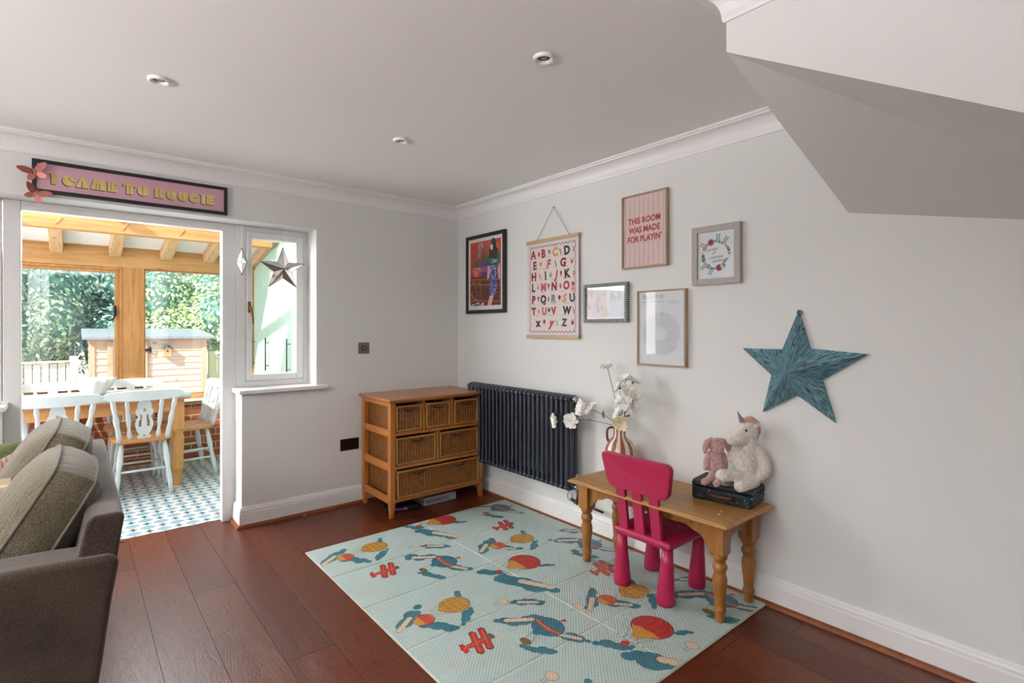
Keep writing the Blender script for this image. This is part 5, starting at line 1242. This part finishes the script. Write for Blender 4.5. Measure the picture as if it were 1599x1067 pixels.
for ri, (v_, chars, us, cs_, sz) in enumerate(rows_):
    for ch, u_, c_ in zip(chars, us, cs_):
        ch2 = ch.lower() if ch in 'XY' else ch
        F_.text(ch2, (u_ * W_, H_ * (1 - v_)), sz * (.80 if ch2 == ch else .95), c_, 2, offset=.0045, rot=R(r_.uniform(-5, 5)), shear=.25 if ch in 'FJSY' else 0, sx=.95)
        for q in range(5): F_.line([((u_ - .05) * W_ + q * .009, H_ * (1 - v_) + .052 + .002 * (q % 2)), ((u_ - .05) * W_ + q * .009 + .006, H_ * (1 - v_) + .053)], .0022, 2, 2)
    for j, u_ in enumerate(ex[ri]):
        cx_, cy_ = u_ * W_, H_ * (1 - v_) + .002; cc = [RED, GR, 10, OR, SL_, RS][(ri * 3 + j) % 6]; kk = (ri + j) % 5
        if kk == 0: F_.disc((cx_, cy_), (.010, .019), cc, 2, 12)
        elif kk == 1: F_.disc((cx_, cy_ + .008), (.014, .016), cc, 2, 12); F_.line([(cx_, cy_ - .006), (cx_ - .005, cy_ - .028)], .002, DK, 2)
        elif kk == 2: F_.line([(cx_ - .008, cy_ + .018), (cx_ + .006, cy_ - .020)], .008, cc, 2)
        elif kk == 3: F_.rect(cx_ - .011, cx_ + .011, cy_ - .014, cy_ + .010, cc, 2); F_.line([(cx_ - .014, cy_ + .016), (cx_ + .014, cy_ + .016)], .003, DK, 2)
        else: F_.poly([(cx_ - .010, cy_ + .014), (cx_ + .010, cy_ + .014), (cx_, cy_ - .022)], cc, 2); F_.disc((cx_, cy_ + .015), (.011, .008), 10, 3, 9)
cx_, cy_ = ex[3][3] * W_, H_ * (1 - .52)
for i in range(8): a = 2 * PI * i / 8; F_.line([(cx_, cy_), (cx_ + .026 * math.cos(a), cy_ + .026 * math.sin(a))], .004, RS, 3)
mb.build('poster', [mat('poster_blush', '#d6c9c6', .75), mat('poster_blue', '#3f4a86', .7), mat('poster_line', '#4d4a52', .7), mat('poster_red', '#a82f31', .7), mat('poster_black', '#2b2a2e', .7), mat('poster_grey', '#7c8482', .7), mat('poster_orange', '#d08c4a', .7), mat('poster_plum', '#7c4152', .7), mat('poster_slate', '#4c4b52', .7), mat('poster_rose', '#b8534f', .7), mat('poster_maroon', '#85292c', .7)], al, True)
railm = wood('pale_rail_wood', '#a88a66', '#c4a67e', .5, 'Y', 1, knots=False)
for z0, z1 in ((zt - .024, zt), (zb, zb + .024)): MB().box(-.030, -.008, yr - .004, yl + .004, z0, z1).build('rail', railm, al, True, .002)
mb = MB(); mb.tube([(-.02, -1.06, zt), (-.012, -1.222, 2.198), (-.02, -1.385, zt)], .0022, 6); mb.build('hanging_string', mat('grey_string', '#8f8c88', .8), al, True)
MB().lathe([(.0035, 0), (.0035, .014), (.005, .016)], (0, -1.222, 2.2), 8, axis=(-1, 0, 0)).build('nail', chrome, al, True)
# blue barn star
tips = [(-2.859, 1.427), (-3.138, 1.234), (-3.015, .924), (-2.693, .935), (-2.594, 1.243)]; ins = [(-2.909, 1.252), (-2.959, 1.110), (-2.854, 1.032), (-2.735, 1.118), (-2.786, 1.244)]
k = N('distressed_blue_tin'); k.set('Roughness', .55); k.set('Metallic', .15)
v = k.co(); X, Y, Z = k.xyz(v); at = k.math('ARCTAN2', k.math('SUBTRACT', Z, 0), Y)
cxn = k.n('ShaderNodeCombineXYZ'); rr_ = k.math('SQRT', k.math('ADD', k.math('MULTIPLY', Y, Y), k.math('MULTIPLY', Z, Z)))
k.l(k.math('MULTIPLY', at, 9.0), cxn.inputs[0]); k.l(k.math('MULTIPLY', rr_, 7.0), cxn.inputs[1])
s1 = k.noise(cxn.outputs[0], 3.2, 5, .65, .3); s2 = k.noise(v, 22, 4, .6)
c = k.ramp(s1, [(.36, '#25272b'), (.43, '#3a5f6b'), (.56, '#5f8d99'), (.66, '#8fa3a6')]); c = k.mix(k.math('MULTIPLY', k.ramp(s2, [(.60, (0, 0, 0, 1)), (.68, (1, 1, 1, 1))]), .8), c, lin('#4b3020'))
k.l(c, k.p.inputs['Base Color']); k.bump(s1, .5, .003)
mb = MB(); cN = (-.088, -2.831, 1.139); V = [cN]
for i in range(5): V.append((-.016, *tips[i])); V.append((-.016, *ins[i]))
B0 = len(V)
for i in range(5): V.append((-.006, *tips[i])); V.append((-.006, *ins[i]))
fs = [(0, 1 + i, 1 + (i + 1) % 10) for i in range(10)] + [(1 + i, B0 + i, B0 + (i + 1) % 10, 1 + (i + 1) % 10) for i in range(10)] + [tuple(B0 + i for i in range(10))[::-1]]
mb.add(V, fs); o = mb.build('tin_star', k.m, None, origin=(-.006, -2.831, 1.139)); tag(o, 'large distressed blue tin star hanging on the right-hand wall', 'wall star')
lp_ = MB(); lp_.tube([(-.012, -2.862 + .010 * math.cos(2 * PI * i / 12), 1.418 + .010 * math.sin(2 * PI * i / 12)) for i in range(12)], .0022, 6, closed=True); lp_.v = [tuple(Vector(p) - Vector((-.006, -2.831, 1.139))) for p in lp_.v]; lp_.build('hanging_loop', mat('rusty_wire', '#4a3020', .6, .5), o)

# ================================================================== ON AND IN THE BACK WALL
sg = thing('slogan_sign', 'black-framed pink sign reading I CAME TO BOOGIE in gold above the doorway', 'sign', (-2.314, -.004, 2.182))
mb = MB(); sx0, sx1, sz0, sz1, fw = -2.791, -1.836, 2.091, 2.272, .019
mb.box(sx0, sx0 + fw, -.024, -.002, sz0, sz1).box(sx1 - fw, sx1, -.024, -.002, sz0, sz1).box(sx0 + fw, sx1 - fw, -.024, -.002, sz0, sz0 + fw).box(sx0 + fw, sx1 - fw, -.024, -.002, sz1 - fw, sz1); mb.build('frame', black_m, sg, True, .0015)
mb = MB(); mb.box(sx0 + fw, sx1 - fw, -.015, -.002, sz0 + fw, sz1 - fw, 0); F_ = Flat(mb, lambda a, b, l: (a, -.0152 - .0002 * l, b))
def ell(cx, cy, rx, ry, a0=0, a1=360, n=18): return [(cx + rx * math.cos(R(a0 + (a1 - a0) * i / n)), cy + ry * math.sin(R(a0 + (a1 - a0) * i / n))) for i in range(n + 1)]
GL = {  # fat deco letters: (width, [solid polygons], [slits])
 'I': (.52, [[(0, 1), (0, .93), (.13, .88), (.13, 0), (.52, 0), (.52, 1)]], []),
 'C': (.86, [ell(.44, .5, .44, .5, 20, 330)], [[(.62, .52), (.95, .36), (.95, .30), (.60, .44)], [(.60, .80), (.50, .70), (.52, .58), (.64, .52), (.60, .49), (.47, .55), (.45, .72), (.56, .84)]]),
 'A': (1.0, [[(0, 0), (.40, 1), (.62, 1), (1.0, 0)]], [[(.40, .0), (.47, .0), (.50, .62), (.44, .62)]]),
 'M': (1.2, [[(0, 0), (.24, 1), (.60, 1), (.66, .86), (.74, 1), (1.0, 1), (1.2, 0)]], [[(.36, 0), (.41, 0), (.47, .60), (.43, .60)], [(.68, 0), (.73, 0), (.70, .62), (.66, .62)]]),
 'E': (.74, [[(0, 0), (0, 1), (.70, 1), (.74, .74), (.46, .70), (.66, .58), (.66, .42), (.46, .34), (.74, .28), (.74, 0)]], [[(.24, .06), (.28, .06), (.28, .94), (.24, .94)]]),
 'T': (.92, [[(0, 1), (.92, 1), (.92, .66), (.82, .78), (.70, .80), (.70, 0), (.24, 0), (.24, .80), (.12, .78), (0, .66)]], [[(.44, 0), (.48, 0), (.48, .82), (.44, .82)]]),
 'O': (.86, [ell(.43, .5, .43, .5)], [[(.36, .10), (.40, .10), (.40, .92), (.36, .92)]]),
 'B': (.86, [[(0, 0), (0, .94), (.06, 1), (.66, 1), (.80, .86), (.76, .62), (.66, .52), (.84, .42), (.86, .16), (.74, 0)]], [[(.36, .08), (.40, .08), (.40, .92), (.36, .92)], [(.60, .50), (.72, .54), (.72, .47)]]),
 'G': (.84, [ell(.43, .5, .43, .5, 35, 360) + [(.86, .5), (.50, .5)]], [[(.42, .12), (.46, .12), (.46, .60), (.42, .60)], [(.46, .52), (.80, .54), (.80, .50), (.46, .48)]]),
}
hL = .060; zL = 2.146
def word(s, xa, xb):
    tot = sum(GL[c][0] for c in s) + .10 * (len(s) - 1); sc = (xb - xa) / tot; x = xa
    for c in s:
        wv, sol, sl = GL[c]
        for P_ in sol:
            F_.poly([(x + a * sc - .0048, zL + b * hL - .0052) for a, b in P_], 2, 1); F_.poly([(x + a * sc, zL + b * hL) for a, b in P_], 1, 2)
        for P_ in sl: F_.poly([(x + a * sc, zL + b * hL) for a, b in P_], 2, 3)
        x += (wv + .10) * sc
word('I', -2.719, -2.688); word('CAME', -2.664, -2.418); word('TO', -2.390, -2.262); word('BOOGIE', -2.234, -1.908)
k = N('gold_foil'); k.set('Roughness', .35); k.set('Metallic', .1); k.l(k.ramp(k.noise(k.co(scale=(2, 2, 2)), 2, 2), [(.3, '#c2a24e'), (.7, '#efd88e')]), k.p.inputs['Base Color'])
mb.build('panel', [mat('dusty_pink_panel', '#cfa0b0', .5), k.m, mat('letter_shadow', '#4a4446', .6)], sg, True)
MB().box(sx0 + fw, sx1 - fw, -.0195, -.0185, sz0 + fw, sz1 - fw).build('glass', MT['picture_glass'], sg, True)
rose = mat('rose_gold_foil', '#cf8479', .4, .3); rose_d = mat('rose_gold_dark', '#a35f5a', .45, .3)
def butterfly(label, c, rz, s, spread, tilt):
    t = thing('foil_butterfly', label, 'butterfly', c, 0, 'rose gold foil butterflies on the sign'); rot = Matrix.Rotation(rz, 4, 'Y') @ Matrix.Rotation(tilt, 4, 'Z')
    for side in (-1, 1):
        for (cx_, cz_, rx, rz2, a) in ((.030, .016, .030, .016, 30), (.020, -.018, .020, .014, -38)):
            mb = MB(); pts = []; n = 18
            for i in range(n):
                q = 2 * PI * i / n; x = cx_ + rx * math.cos(q) * (1 + .12 * math.cos(3 * q)); z = cz_ + rz2 * math.sin(q); 
                xr_ = cx_ + (x - cx_) * math.cos(R(a)) - (z - cz_) * math.sin(R(a)); zr = cz_ + (x - cx_) * math.sin(R(a)) + (z - cz_) * math.cos(R(a))
                xr_ = max(xr_, .001); pts.append(rot @ Vector((side * xr_ * math.cos(spread) * s, -xr_ * math.sin(spread) * s, zr * s)))
            back = [p + Vector((0, .0006, 0)) for p in pts]
            mb.add(pts + back, [tuple(range(n)), tuple(range(n, 2 * n))[::-1]] + [(i, (i + 1) % n, n + (i + 1) % n, n + i) for i in range(n)]); mb.build('wing', rose if (side + (cz_ > 0)) % 2 else rose_d, t)
            vn = MB()
            for i in range(0, n, 3): vn.tube([rot @ Vector((side * .002 * s, -.0008, .002 * s * (1 if cz_ > 0 else -1))), pts[i] + Vector((0, -.0006, 0))], .0004, 4)
            vn.build('vein', rose_d, t)
    mb = MB(); mb.tube([rot @ Vector((0, -.002, z * s)) for z in (-.020, -.005, .010, .018)], [.0012 * s, .003 * s, .0032 * s, .002 * s], 8)
    for sd in (-1, 1): mb.tube([rot @ Vector((0, -.002, .018 * s)), rot @ Vector((sd * .008 * s, -.006, .034 * s))], .0005, 4)
    mb.build('body', rose, t)
butterfly('rose gold foil butterfly on the upper left corner of the sign', (-2.779, -.028, 2.195), R(-20), 1.15, R(20), 0)
butterfly('rose gold foil butterfly on the lower left corner of the sign', (-2.776, -.028, 2.078), R(24), 1.1, R(28), R(10))
# mirror stars
mir = mat('mirror_glass', '#e6e4e2', .12, .85); lead = mat('lead_edge', '#5c5955', .4, .8)
def mirror_star(label, c, Rr, depth, rz, top):
    t = thing('mirror_star', label, 'hanging star', c, rz, 'mirror stars hanging in the window recess'); V = [(0, -depth, 0), (0, depth, 0)]; ring = []
    for i in range(10):
        q = R(90 + 36 * i); rr = Rr if i % 2 == 0 else Rr * .40; ring.append((rr * math.cos(q), 0, rr * math.sin(q)))
    V += ring; fs = []
    for i in range(10): fs += [(0, 2 + i, 2 + (i + 1) % 10), (1, 2 + (i + 1) % 10, 2 + i)]
    MB().add(V, fs).build('body', mir, t)
    mb = MB()
    for i in range(10): mb.tube([ring[i], ring[(i + 1) % 10]], .0016, 5)
    for i in range(10): mb.tube([V[0], ring[i]], .0012 if i % 2 else .0014, 5); mb.tube([V[1], ring[i]], .0012, 5)
    mb.build('edge', lead, t)
    mb = MB(); mb.tube([(.009 * math.cos(2 * PI * i / 12), 0, Rr + .008 + .009 * math.sin(2 * PI * i / 12)) for i in range(12)], .0012, 5, closed=True); mb.tube([(0, 0, Rr + .017), (0, 0, top - c[2])], .0022, 6); mb.build('ribbon', mat('white_ribbon', '#e3e0da', .7), t)
mirror_star('large silver mirror star hanging in front of the side window', (-1.455, .088, 1.770), .158, .042, R(-6), 2.073)
mirror_star('silver mirror star seen edge-on, hanging beside the door frame', (-1.722, .095, 1.798), .102, .031, R(77.5), 2.073)
sw = thing('light_switch', 'brushed steel double light switch on the back wall', 'light switch', (-.879, -.003, 1.191))
steel = mat('brushed_steel', '#77726e', .35, .7)
MB().rbox(-.924, -.835, -.007, -.0005, 1.147, 1.235, .002, 2).build('plate', steel, sw, True)
mb = MB(); mb.rbox(-.898, -.860, -.010, -.006, 1.172, 1.210, .001, 1); mb.build('rocker_surround', mat('black_plastic', '#141313', .4), sw, True)
for x in (-.893, -.879): MB().rbox(x, x + .013, -.013, -.009, 1.178, 1.204, .001, 1).build('rocker', steel, sw, True)
for x in (-.911, -.848): MB().lathe([(.0, 0), (.004, 0), (.003, .0015), (0, .0015)], (x, -.007, 1.191), 10, axis=(0, -1, 0)).build('screw', MT['black_plastic'], sw, True)
so_ = thing('power_socket', 'dark bronze double power socket on the back wall, partly behind the wicker chest', 'socket', (-.99, -.003, .458))
MB().rbox(-1.067, -.922, -.008, -.0005, .415, .502, .002, 2).build('plate', mat('dark_bronze_plate', '#2f2420', .3, .8), so_, True)
for cx_ in (-1.030, -.960):
    mb = MB(); mb.box(cx_ - .004, cx_ + .004, -.0092, -.0078, .474, .484).box(cx_ - .015, cx_ - .007, -.0092, -.0078, .442, .447).box(cx_ + .007, cx_ + .015, -.0092, -.0078, .442, .447); mb.build('pin_holes', mat('black_hole', '#030303', .8), so_, True)
    MB().rbox(cx_ + .018, cx_ + .030, -.011, -.0078, .470, .490, .001, 1).build('rocker', MT['dark_bronze_plate'], so_, True)
# downlights
def downlight(c):
    t = thing('ceiling_downlight', '', 'downlight', (c[0], c[1], 2.4), 0, 'round recessed ceiling downlights')
    MB().lathe([(.024, .012), (.024, -.004), (.028, -.010), (.034, -.013), (.041, -.011), (.043, -.004), (.043, .0005)], (0, 0, 0), 36).build('rim', mat('white_metal_rim', '#e8e6e2', .3), t)
    MB().lathe([(0, -.001), (.0238, -.001)], (0, 0, 0), 24).build('recess', mat('dark_recess', '#2f2b28', .35, .4), t)
    MB().lathe([(0, -.0055), (.012, -.005), (.0155, -.0015)], (0, 0, 0), 20).build('bulb', mat('bulb_glass_off', '#8a8682', .15, .2), t)
    return t
dl = downlight((-2.336, -1.222)); dl['label'] = 'round ceiling downlight nearest the door wall on the left'
for c, lb in (((-1.205, -2.397), 'round ceiling downlight nearest the stair soffit'), ((-1.205, -1.227), 'round ceiling downlight nearest the corner above the wicker chest')):
    o = copy_tree(dl); o.location = (c[0], c[1], 2.4); o['label'] = lb
# specks on the floor by the skirting
tag(MB().rbox(-1.353, -1.335, -.052, -.040, 0, .009, .003, 2).build('toy_brick', mat('yellow_plastic', '#c9a83a', .4)), 'tiny yellow toy piece on the floor against the back skirting', 'toy piece')
tag(MB().rbox(-1.405, -1.392, -.066, -.058, 0, .004, .001, 1).build('toy_bead', mat('clear_grey', '#8d8480', .3)), 'tiny grey bead on the floor left of the yellow toy piece', 'bead')
